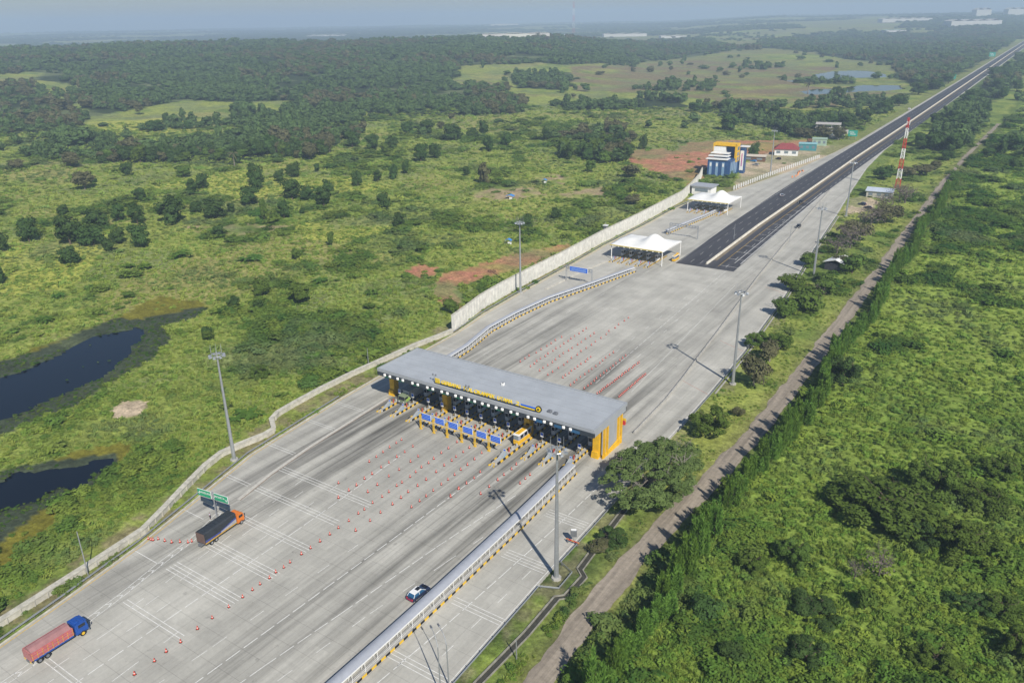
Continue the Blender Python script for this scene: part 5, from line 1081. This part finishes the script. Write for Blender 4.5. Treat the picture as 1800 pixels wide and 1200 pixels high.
def banana(seed):
    R = np.random.default_rng(seed); V = []; Fq = []
    for c in range(7):
        ox, oy, hh = R.uniform(-.32, .32), R.uniform(-.32, .32), R.uniform(.5, .8)
        for i in range(7):
            a = R.uniform(0, 6.28); el = R.uniform(.3, 1.2); ln = R.uniform(.28, .42)
            for s in range(5):
                q = s/4; r = ln*q*math.cos(el*.7); z = hh*.6+ln*(math.sin(el)*q-.6*q*q); w = .055*math.sin(math.pi*min(.93, q*.85+.1)); cx, cy = ox+r*math.cos(a), oy+r*math.sin(a)
                V += [(cx-math.sin(a)*w, cy+math.cos(a)*w, z-.01), (cx, cy, z+.01), (cx+math.sin(a)*w, cy-math.cos(a)*w, z-.01)]; k = len(V)
                if s: Fq += [(k-6, k-5, k-2, k-3), (k-5, k-4, k-1, k-2)]
    return V, Fq
def banana_trunk():
    b = MB(); R = random.Random(3)
    for i in range(7): x, y = R.uniform(-.3, .3), R.uniform(-.3, .3); b.tube([(x, y, 0), (x, y, .45)], [.03, .02], LEAFB, 5)
    return mesh_of(b, 'stem')
reg('banana', [mesh_np('foliage', *banana(i), [LEAFB]) for i in (1, 2)], [banana_trunk()])
def feathery(seed, n=1700):
    R = np.random.default_rng(seed); V = []; k = 0; P = []; D = []
    for s in range(9):
        a = R.uniform(0, 6.28); rr = .27*math.sqrt(R.random()); top = R.uniform(.7, 1.0); cnt = n//9; q = R.random(cnt)**.75; wd = .19*(1-q)**.7+.02; ang = R.uniform(0, 6.28, cnt); rad = wd*np.sqrt(R.random(cnt)); lean = .10*q
        P.append(np.stack([rr*math.cos(a)*(1+lean)+rad*np.cos(ang), rr*math.sin(a)*(1+lean)+rad*np.sin(ang), .05+q*(top-.05)], 1)); D.append(np.stack([np.cos(ang), np.sin(ang), .9+0*ang], 1))
    P = np.concatenate(P); D = np.concatenate(D); n = len(P); D += R.normal(0, .35, D.shape); D /= np.linalg.norm(D, axis=1)[:, None]; w = np.cross(D, R.normal(0, 1, D.shape)); w /= np.linalg.norm(w, axis=1)[:, None]
    s = R.uniform(.06, .13, n)[:, None]; V = np.stack([P-w*s*.2, P+D*s, P+w*s*.2, P-D*s*.4], 1).reshape(-1, 3); return V, np.arange(4*n).reshape(n, 4)
reg('feathery', [mesh_np('crown', *feathery(i), [LEAFH]) for i in range(5)], [mesh_of(limb_mesh(RR, .8, .1, 3, .018, BARK), 'trunk')])

COUNT = {}
def plant(kind, loc, h, w, label, group=None, name='tree', cat='tree', seed=0):
    r = random.Random(int(loc[0]*91+loc[1]*37+seed)); cr, tk = KINDS[kind]
    t = thing(name, label, cat, loc, r.uniform(0, 6.28), group); t.scale = (w, w*r.uniform(.88, 1.12), h)
    part = 'foliage' if kind == 'banana' else 'crown'
    for nm, me in (('trunk' if kind != 'banana' else 'stem', r.choice(tk)), (part, r.choice(cr))):
        o = bpy.data.objects.new(nm, me); COL.objects.link(o); o.parent = t
    COUNT[cat] = COUNT.get(cat, 0)+1; return t
def px_size(px, py, hpx, wpx):
    p = at_land(px, py); d = seen(p)[2]; k = F_PX/d; dep = math.atan2(H_CAM-p.z, math.hypot(p.x, p.y)); w = wpx/k
    fwd = Vector((p.x, p.y, 0)).normalized(); p = p+fwd*w*.3; p.z = float(terrain(p.x, p.y))-.05
    return p, max(1.2, (hpx/k-.35*w*math.sin(dep))/math.cos(dep)), w
# trees picked out one by one:  kind, foot in the photo, height and width in its pixels
T2 = lambda L_, kind: [(kind, x/2, 200+y/2, h/2, w/2) for x, y, h, w in L_]
PICKS = T2([(15, 485, 70, 50), (105, 455, 100, 80), (2, 600, 70, 50), (245, 535, 75, 85), (250, 465, 120, 110), (345, 405, 70, 80), (330, 470, 80, 110), (420, 380, 65, 60), (485, 390, 70, 60), (495, 475, 90, 75), (420, 460, 60, 70), (385, 485, 45, 50), (608, 390, 100, 110), (690, 350, 45, 50),
    (760, 372, 80, 90), (815, 350, 40, 40), (495, 310, 50, 50), (225, 362, 45, 50), (680, 285, 60, 55), (450, 220, 50, 50), (880, 325, 70, 75), (1000, 370, 65, 45), (1065, 352, 25, 30), (1028, 305, 78, 76), (1088, 307, 57, 58), (1155, 285, 55, 45), (1140, 332, 78, 68), (900, 250, 75, 65),
    (985, 240, 45, 40), (1035, 225, 55, 60), (1115, 205, 30, 25), (1258, 258, 60, 45), (1350, 343, 65, 55), (1405, 400, 55, 60), (1360, 372, 20, 20), (770, 435, 45, 45), (910, 690, 40, 45), (825, 690, 50, 55), (1330, 240, 45, 40), (1385, 232, 55, 40), (1428, 212, 50, 30), (1480, 170, 70, 60),
    (1530, 160, 60, 55), (1718, 135, 55, 45), (1640, 220, 35, 30), (1780, 115, 50, 45), (1595, 95, 80, 80), (1500, 80, 60, 70), (1430, 75, 50, 60), (1660, 90, 40, 60), (1700, 80, 60, 40), (540, 65, 45, 80), (585, 40, 45, 30), (660, 55, 30, 40), (730, 800, 60, 40), (1240, 120, 60, 60), (1310, 132, 60, 60), (1380, 130, 50, 60)], 'bushy')
PICKS += T2([(925, 645, 74, 72), (1060, 675, 85, 85), (1585, 705, 60, 60), (930, 380, 85, 35), (1165, 468, 55, 30), (1040, 515, 50, 35), (1300, 690, 30, 50), (1480, 490, 30, 50), (455, 650+0, 30, 50)], 'leafy')
PICKS += T2([(300, 270, 75, 110), (1090, 165, 70, 80), (1160, 140, 90, 50), (250, 190, 60, 90), (60, 200, 45, 60)], 'olive') + T2([(825, 190, 66, 54)], 'palm') + T2([(640, 512, 44, 84), (500, 552, 40, 60), (450, 545, 35, 50), (880, 522, 44, 90), (210, 652, 35, 50), (150, 742, 45, 70), (1120, 600, 36, 60)], 'banana')
PICKS += [('bushy', 924, 407, 31, 32), ('bushy', 978, 386, 23, 20), ('olive', 1112, 362, 22, 40), ('bushy', 457, 665, 32, 36), ('leafy', 366, 600, 26, 26), ('banana', 430, 738, 22, 60), ('banana', 565, 640, 24, 50)]
C3 = lambda L_, kind: [(kind, 1200+x/3, y/3, h/3, w/3) for x, y, h, w in L_]
PICKS += C3([(245, 692, 135, 112), (60, 592, 55, 90), (122, 597, 45, 60), (215, 582, 52, 52), (330, 607, 85, 92), (420, 602, 65, 64), (480, 637, 84, 104), (590, 642, 55, 64), (700, 662, 86, 104), (780, 692, 95, 104), (870, 682, 104, 104), (960, 662, 104, 94), (1060, 602, 94, 112), (1140, 562, 64, 84), (1240, 502, 94, 94), (1330, 472, 74, 84), (1400, 442, 54, 64), (420, 655, 25, 30), (810, 500, 46, 66)], 'bushy')
PICKS += C3([(640, 732, 60, 124), (740, 742, 84, 114), (820, 742, 84, 94)], 'olive') + C3([(660, 487, 104, 72)], 'palm')
PICKS += C3([(1330, 662, 64, 74), (1450, 690, 130, 140), (1540, 545, 110, 114), (1500, 565, 64, 74), (1250, 775, 80, 90), (1320, 800, 100, 118), (1420, 808, 112, 118), (1700, 402, 84, 74), (1640, 402, 64, 84), (1760, 482, 74, 64), (1690, 522, 64, 54), (1730, 795, 80, 150), (1600, 600, 60, 60), (1660, 470, 60, 60)], 'bushy')
PICKS += C3([(1060, 950, 80, 115), (1400, 850, 60, 80)], 'bushy') + C3([(1180, 935, 60, 120), (1260, 930, 70, 120), (1330, 900, 60, 90)], 'olive') + C3([(1050, 1130, 110, 160), (1140, 1060, 90, 130), (960, 1180, 60, 120)], 'bare')
C6 = lambda L_, kind: [(kind, 1200+x/3, 400+y/3, h/3, w/3) for x, y, h, w in L_]
PICKS += C6([(650, 450, 150, 190), (500, 650, 130, 150), (140, 1120, 200, 230), (890, 250, 120, 130), (740, 300, 70, 110)], 'leafy') + C6([(370, 860, 190, 190), (290, 1000, 60, 80)], 'olive') + C6([(880, 120, 130, 210), (700, 420, 120, 120)], 'bare') + C6([(840, 845, 205, 190)], 'leafy')
PICKS += [('spreading', 1138, 893, 128, 212), ('olive', 1500, 425, 40, 60), ('bare', 1470, 450, 34, 60), ('bare', 1530, 400, 36, 60), ('leafy', 1392, 512, 34, 52), ('leafy', 1448, 520, 30, 50), ('olive', 1352, 640, 44, 52), ('leafy', 1328, 612, 36, 40), ('leafy', 1420, 470, 26, 36), ('olive', 1555, 395, 40, 60), ('bare', 1590, 360, 36, 60), ('leafy', 1380, 560, 40, 50), ('olive', 1475, 475, 30, 44), ('leafy', 1552, 938, 105, 190), ('leafy', 1392, 1000, 58, 74), ('leafy', 1428, 1092, 44, 84), ('bushy', 1640, 1182, 50, 96), ('bushy', 1413, 1178, 54, 84), ('bushy', 1283, 1172, 40, 58), ('bare', 1542, 1028, 62, 66), ('bare', 1500, 1025, 40, 40), ('leafy', 1640, 885, 90, 110), ('leafy', 1688, 985, 80, 120), ('bushy', 1236, 1098, 46, 56), ('leafy', 1518, 1078, 44, 44), ('bushy', 1785, 1165, 70, 70),
    ('leafy', 1755, 842, 46, 66), ('bushy', 1075, 965, 34, 64), ('olive', 1052, 978, 28, 54), ('leafy', 1720, 900, 60, 90), ('leafy', 1600, 960, 60, 80), ('bushy', 1320, 1010, 40, 60), ('bushy', 1760, 1090, 50, 70), ('leafy', 1700, 1080, 40, 70)]
MARKS = [('the larger dark pond', at(150, 640)), ('the smaller dark pond', at(110, 840)), ('the toll canopy', Vector((-111, 155, 0))), ('the tall ribbed wall', Vector((-169, 300, 0))), ('the brown field clearing', at_land(890, 340)), ('the blue office', Vector((-184, 528, 0))), ('the far twin ponds', at_land(1480, 145)),
         ('the red and white lattice tower', at(1577, 332)), ('the grey roofed hut', Vector((-81, 506, 0))), ('the small white shed', Vector((-66.5, 344, 0))), ('the dirt road corner of the photo', at(1010, 1190)), ('the yellow meadow at the photo edge', at_land(80, 460)), ('the palm by the forest', at_land(412, 295)), ('the bend of the asphalt road', at_land(1700, 160)), ('the thicket east of the dirt road', at(1560, 930)), ('the pale bare trees', at(1545, 1020))]
NUM = ['', 'second ', 'third ', 'fourth ', 'fifth ', 'sixth ', 'seventh ', 'eighth ', 'ninth ', 'tenth ', 'eleventh ', 'twelfth ', 'thirteenth ', 'fourteenth ', 'fifteenth ', 'sixteenth ', 'seventeenth ', 'eighteenth ', 'nineteenth ', 'twentieth ']
LOOK = {'bushy': 'dark bushy tree', 'leafy': 'leafy mid green tree', 'olive': 'thin olive tree', 'bare': 'leafless grey tree', 'palm': 'fan crowned palm', 'banana': 'bright banana clump', 'spreading': 'big spreading tree with pale limbs'}
lst = []
for k, px, py, h, w in PICKS:
    p, hm, wm = px_size(px, py, h, w)
    mk = min(range(len(MARKS)), key=lambda i: (MARKS[i][1].xy-p.xy).length); lst.append([k, p, hm, wm, mk, (MARKS[mk][1].xy-p.xy).length])
used = {}
for e in sorted(lst, key=lambda e: e[5]):
    key = (LOOK[e[0]], e[4]); i = used.get(key, 0); used[key] = i+1; num = NUM[i] if i < len(NUM) else f'{i+1}th '
    if e[0] == 'spreading': lab = 'big spreading tree with pale limbs beside the toll canopy corner'
    else: lab = f'{LOOK[e[0]]}, {num}nearest to {MARKS[e[4]][0]}'
    nm, ct = ('banana_plant', 'banana plant') if e[0] == 'banana' else ('tree', 'tree')
    hh = min(e[2], 15); 
    if e[0] == 'spreading': e[3] = 20; hh = 10.0; e[1] = Vector((-61.2, 145.5, 0))
    kd = 'thicket' if e[0] in ('leafy', 'bushy') and e[3] > 6 and e[1].length < 260 else e[0]
    o = plant(kd, e[1], hh, e[3], lab, None, nm, ct)
    if kd == 'spreading': o.scale = (20, 31, hh); o.rotation_euler = (0, 0, 0)
# hedge of feathery trees along the dirt road
yv = 70.0; r = random.Random(11); i = 0
while yv < 560:
    k = 1+.25*r.uniform(-1, 1); x = float(xdirt(yv))+8.4+4.6*math.exp(-max(0, yv-80)/160)+r.uniform(-.9, .9)+1.2*math.sin(yv*.07)
    if r.random() > .06:
        plant('feathery', (x, yv, -.05), (7.8+1.6*math.sin(yv*.11)+r.uniform(-2.6, 1.9))*(.85 if yv > 300 else 1), r.uniform(3.4, 5.0), 'feathery bright green tree in the unbroken hedge along the dirt road', 'hedge trees along the dirt road', 'hedge_tree', 'hedge tree')
    yv += r.uniform(1.7, 3.0)*(1+yv*.0012)

# ---- masses nobody could count: forest, undergrowth, grass
HID = bpy.data.collections.new('plant_sources')
def src_coll(name, meshes):
    c = bpy.data.collections.new(name)
    for i, me in enumerate(meshes): o = bpy.data.objects.new(f'{name}_{i:02d}', me); c.objects.link(o)
    return c
def scatter(name, P, S, ROT, IDX, TONE, coll):
    n = len(P); me = bpy.data.meshes.new(name); me.vertices.add(n); me.vertices.foreach_set('co', np.asarray(P, np.float32).ravel())
    for nm, ty, arr, f in (('scl', 'FLOAT_VECTOR', S, 'vector'), ('rot', 'FLOAT_VECTOR', ROT, 'vector'), ('idx', 'INT', IDX, 'value'), ('tone', 'FLOAT', TONE, 'value')):
        a = me.attributes.new(nm, ty, 'POINT'); a.data.foreach_set(f, np.asarray(arr, np.int32 if ty == 'INT' else np.float32).ravel())
    o = bpy.data.objects.new(name, me); COL.objects.link(o); tag(o, kind='stuff')
    g = bpy.data.node_groups.new(name, 'GeometryNodeTree'); g.interface.new_socket('Geometry', in_out='INPUT', socket_type='NodeSocketGeometry'); g.interface.new_socket('Geometry', in_out='OUTPUT', socket_type='NodeSocketGeometry')
    N = g.nodes; Lk = g.links; gi = N.new('NodeGroupInput'); go = N.new('NodeGroupOutput'); ip = N.new('GeometryNodeInstanceOnPoints'); ci = N.new('GeometryNodeCollectionInfo'); ci.inputs['Collection'].default_value = coll; ci.inputs['Separate Children'].default_value = True; ci.inputs['Reset Children'].default_value = True
    ip.inputs['Pick Instance'].default_value = True
    def na(nm, ty): q = N.new('GeometryNodeInputNamedAttribute'); q.data_type = ty; q.inputs['Name'].default_value = nm; return [s for s in q.outputs if s.enabled][0]
    Lk.new(gi.outputs[0], ip.inputs['Points']); Lk.new(ci.outputs[0], ip.inputs['Instance']); Lk.new(na('idx', 'INT'), ip.inputs['Instance Index']); Lk.new(na('scl', 'FLOAT_VECTOR'), ip.inputs['Scale'])
    er = N.new('FunctionNodeEulerToRotation'); Lk.new(na('rot', 'FLOAT_VECTOR'), er.inputs[0]); Lk.new(er.outputs[0], ip.inputs['Rotation']); Lk.new(ip.outputs[0], go.inputs[0])
    md = o.modifiers.new('scatter', 'NODES'); md.node_group = g; return o
RG = np.random.default_rng(77)
def rings(r0, r1, sp, az0=-44, az1=44):
    X = []; Y = []; r = r0
    while r < r1:
        s = sp(r); n = max(1, int(math.radians(az1-az0)*r/s)); az = np.radians(np.linspace(az0, az1, n)+RG.uniform(-.5, .5, n)*(az1-az0)/n); rr = r+RG.uniform(-.5, .5, n)*s; f = rr*np.cos(az); q = rr*np.sin(az)
        X.append(-f*math.sin(YAW)+q*math.cos(YAW)); Y.append(f*math.cos(YAW)+q*math.sin(YAW)); r += s
    return np.concatenate(X), np.concatenate(Y)
def in_frame(x, y, z=0, mg=220):
    v = np.stack([x, y, np.zeros_like(x)+z-H_CAM], 1); d = v@np.array(_fw); a = 900+F_PX*(v@np.array(_rt))/d; b = 600-F_PX*(v@np.array(_up))/d; return (a > -mg) & (a < 1800+mg) & (b < 1200+mg) & (b > -mg*2)
# forest
fsrc = src_coll('forest_tree', [mesh_np('forest_tree', *bushy(100+i, 11, 420, .095, .9, .0), [LEAFF]) for i in range(5)]+[mesh_np('forest_tree', *bushy(110+i, 11, 420, .09, .8, .0), [LEAF3]) for i in range(2)])
x, y = rings(420, 4800, lambda r: 5.6+r*.0036); wx, wy = wob(x, y, 13, 38)
dens = any_in(FOREST, wx, wy) & ~any_in(CLEAR, wx, wy)
gap = fbm(x, y, 55, 121, 3)
keep = (dens & (gap > .445)) | ((fbm(x, y, 170, 122, 3) > .66) & (np.hypot(x, y) > 900) & (RG.random(len(x)) < .4)) | ((np.hypot(x, y) > 520) & (RG.random(len(x)) < .012))
L_, R_ = xl(y), xr(y); keep &= ~((x > L_-16) & (x < R_+14)) & ~any_in(RED_EARTH+PALE+[bigger(POND3, 1.25), bigger(POND4, 1.25)], x, y) & in_frame(x, y)
keep &= ~((x > R_) & (np.hypot(x, y) < 620))
x, y = x[keep], y[keep]; r_ = np.hypot(x, y); o_ = np.argsort(r_); x, y, r_ = x[o_], y[o_], r_[o_]; n = len(x)
sp = 5.6+r_*.0036; wd = sp*RG.uniform(.8, 1.6, n)*(1+.5*(RG.random(n) < .12)); ht = np.clip(RG.normal(8.5, 2.6, n)*(.55+.9*fbm(x, y, 45, 131, 2))*(1+.35*(RG.random(n) < .1)), 3, 17); z = terrain(x, y)-.2
NT = 300-COUNT.get('tree', 0)-2; print('individual forest trees', NT, 'forest', n)
nt = 0; chosen = np.zeros(n, bool)
for i in range(n):
    if nt >= NT: break
    if RG.random() < .8 and in_frame(x[i:i+1], y[i:i+1], 0, -5)[0]:
        px_, py_, _ = seen((x[i], y[i], 0)); side = 'over the left meadow' if px_ < 480 else ('beyond the middle meadow' if px_ < 900 else ('behind the blue office' if px_ < 1500 else 'beside the far asphalt road'))
        if px_ < 480: side = 'above the yellow meadow'
        plant('bushy' if i % 4 else 'leafy', (x[i], y[i], z[i]), ht[i], wd[i], f'dark rounded tree on the front edge of the forest {side}', f'forest edge trees {side}'); chosen[i] = True; nt += 1
q = ~chosen; m_ = q.sum()
scatter('forest', np.stack([x[q], y[q], z[q]], 1), np.stack([wd[q], wd[q], ht[q]], 1), np.stack([np.zeros(m_), np.zeros(m_), RG.uniform(0, 6.28, m_)], 1), np.where((fbm(x[q], y[q], 160, 140, 3) > .57) & (RG.random(m_) < .55), RG.integers(5, 7, m_), RG.integers(0, 5, m_)), np.zeros(m_), fsrc)
# far woods
x, y = rings(4800, 13500, lambda r: 30+(r-4800)*.012); k = (fbm(x, y, 600, 150, 3) > .44); x, y = x[k], y[k]; n = len(x)
scatter('far_woods', np.stack([x, y, terrain(x, y)-1], 1), np.stack([RG.uniform(30, 70, n), RG.uniform(30, 70, n), RG.uniform(9, 16, n)], 1), np.stack([np.zeros(n), np.zeros(n), RG.uniform(0, 6.28, n)], 1), RG.integers(0, 5, n), np.zeros(n), fsrc)
# undergrowth and grass
def tussock(seed, nb=46):
    R = np.random.default_rng(seed); a = R.uniform(0, 6.28, nb); rr = .42*np.sqrt(R.random(nb)); h = R.uniform(.35, 1.0, nb); ln = R.uniform(.1, .55, nb); b2 = R.uniform(0, 6.28, nb); w = .045
    bx, by = rr*np.cos(a), rr*np.sin(a); tx, ty = bx+ln*np.cos(b2), by+ln*np.sin(b2); px, py = -np.sin(b2)*w, np.cos(b2)*w; z0 = np.zeros(nb)-.05
    V = np.stack([np.stack([bx-px, by-py, z0], 1), np.stack([bx+px, by+py, z0], 1), np.stack([(bx+tx)/2+px*.9, (by+ty)/2+py*.9, h*.72], 1), np.stack([tx, ty, h*.95], 1)], 1).reshape(-1, 3); return V, np.arange(4*nb).reshape(nb, 4)
def weed(seed, n=150, size=.13):
    R = np.random.default_rng(seed); bl = [(R.uniform(-.3, .3), R.uniform(-.3, .3), R.uniform(.2, .55), R.uniform(.2, .36), R.uniform(.2, .36), R.uniform(.2, .34)) for i in range(6)]; P, d = cloud(R, bl, n); P[:, 2] = np.maximum(P[:, 2], .02); return leaves(P, d, size, R, .55, .5)
usrc = src_coll('ground_plant', [mesh_np('tussock', *tussock(i), [LEAFG]) for i in range(3)]+[mesh_np('weed', *weed(10+i), [LEAFW]) for i in range(4)]+[mesh_np('shrub', *weed(20+i, 330, .085), [LEAFW]) for i in range(3)])
BARE = RED_EARTH+PALE+[POND1, POND2, POND3, POND4]
def ground_plants(name, r0, r1, sp, sel, hmul=1.0, thin=None):
    x, y = rings(r0, r1, sp); k = sel(x, y) & in_frame(x, y); x, y = x[k], y[k]; wx, wy = wob(x, y, 2.2, 7); bare = any_in(BARE, wx, wy) & (RG.random(len(x)) < .97)
    wx, wy = wob(x, y, 2.2, 7); alg = any_in(ALGAE, wx, wy) & (RG.random(len(x)) < .97); wet = any_in([WEED1, WEED2], wx, wy)
    k = ~bare & ~alg & ~(any_in(BROWN, x, y) & (RG.random(len(x)) < .88)) & ~(any_in([POND1, POND2], x, y) & (fbm(x, y, 7, 170, 3) < .60)); x, y, wet = x[k], y[k], wet[k]; t = tone_at(x, y); n = len(x); u = RG.random(n)
    soft = any_in(SOFT, x, y); t = np.where(soft, t*.35, t); t = np.where(wet, .95, t)
    idx = np.where((t+.35*(u-.5) < .42) & (RG.random(n) < .90), RG.integers(0, 3, n), np.where(t+.5*(u-.5) < .70, RG.integers(3, 7, n), RG.integers(7, 10, n)))
    r_ = np.hypot(x, y); base = np.where(idx < 3, .8, np.where(idx < 7, 1.15, 2.3)); base = np.where(wet, .45, base); s = base*np.where(x > -50, .86, 1.0)*np.where(idx > 6, RG.uniform(.5, 1.7, n), np.exp(RG.normal(-.12, .30, n)))*hmul*(1+r_/900); fat = 1+np.clip(r_/420, 0, 1.4)
    if thin is not None: kk = RG.random(n) < np.where(idx < 3, thin, 1); x, y, t, idx, s, fat, n = x[kk], y[kk], t[kk], idx[kk], s[kk], fat[kk], kk.sum()
    print(name, n)
    tilt = RG.normal(0, .12, (n, 2)); z = terrain(x, y)-.04
    return scatter(name, np.stack([x, y, z], 1), np.stack([s*fat*RG.uniform(.75, 1.3, n), s*fat*RG.uniform(.75, 1.3, n), s*.8], 1), np.concatenate([tilt, RG.uniform(0, 6.28, (n, 1))], 1), idx, np.clip(t+RG.normal(0, .1, n), 0, 1), usrc)
ground_plants('undergrowth', 90, 1150, lambda r: .0052*r, lambda x, y: x > xdirt(np.minimum(y, 1200))+6.4, 1, .5)
ground_plants('meadow_growth', 150, 1000, lambda r: .0062*r, lambda x, y: (x < xl(y)-9.2) & (y > 15), .9, .8)
def vg(x, y):
    a = (x < xl(y)-.8) & (x > xl(y)-4.2) & (y < 455); b = (x > xr(y)+1.8) & (x < xdirt(np.minimum(y, 1200))-.9) & (fbm(x, y, 6, 160, 2) > .40); b &= ~((x < -58.6) & (y < 150)); return (a & (fbm(x, y, 5, 161, 2) > .48)) | (b & (y < 1100))
ground_plants('verge_weeds', 95, 900, lambda r: .0062*r, vg, .52)

# ------------------------------------------------------------------ the air
m = bpy.data.materials.new('haze_air'); m.use_nodes = True; n = m.node_tree.nodes; n.remove(n['Principled BSDF']); v = n.new('ShaderNodeVolumePrincipled')
v.inputs['Color'].default_value = (.56, .71, .93, 1); v.inputs['Density'].default_value = 2.0e-4; v.inputs['Anisotropy'].default_value = .0
m.node_tree.links.new(v.outputs[0], n['Material Output'].inputs['Volume'])
b = MB(); b.box((0, 0, 110), (34000, 34000, 230), m); o = b.build('haze'); tag(o, kind='stuff')
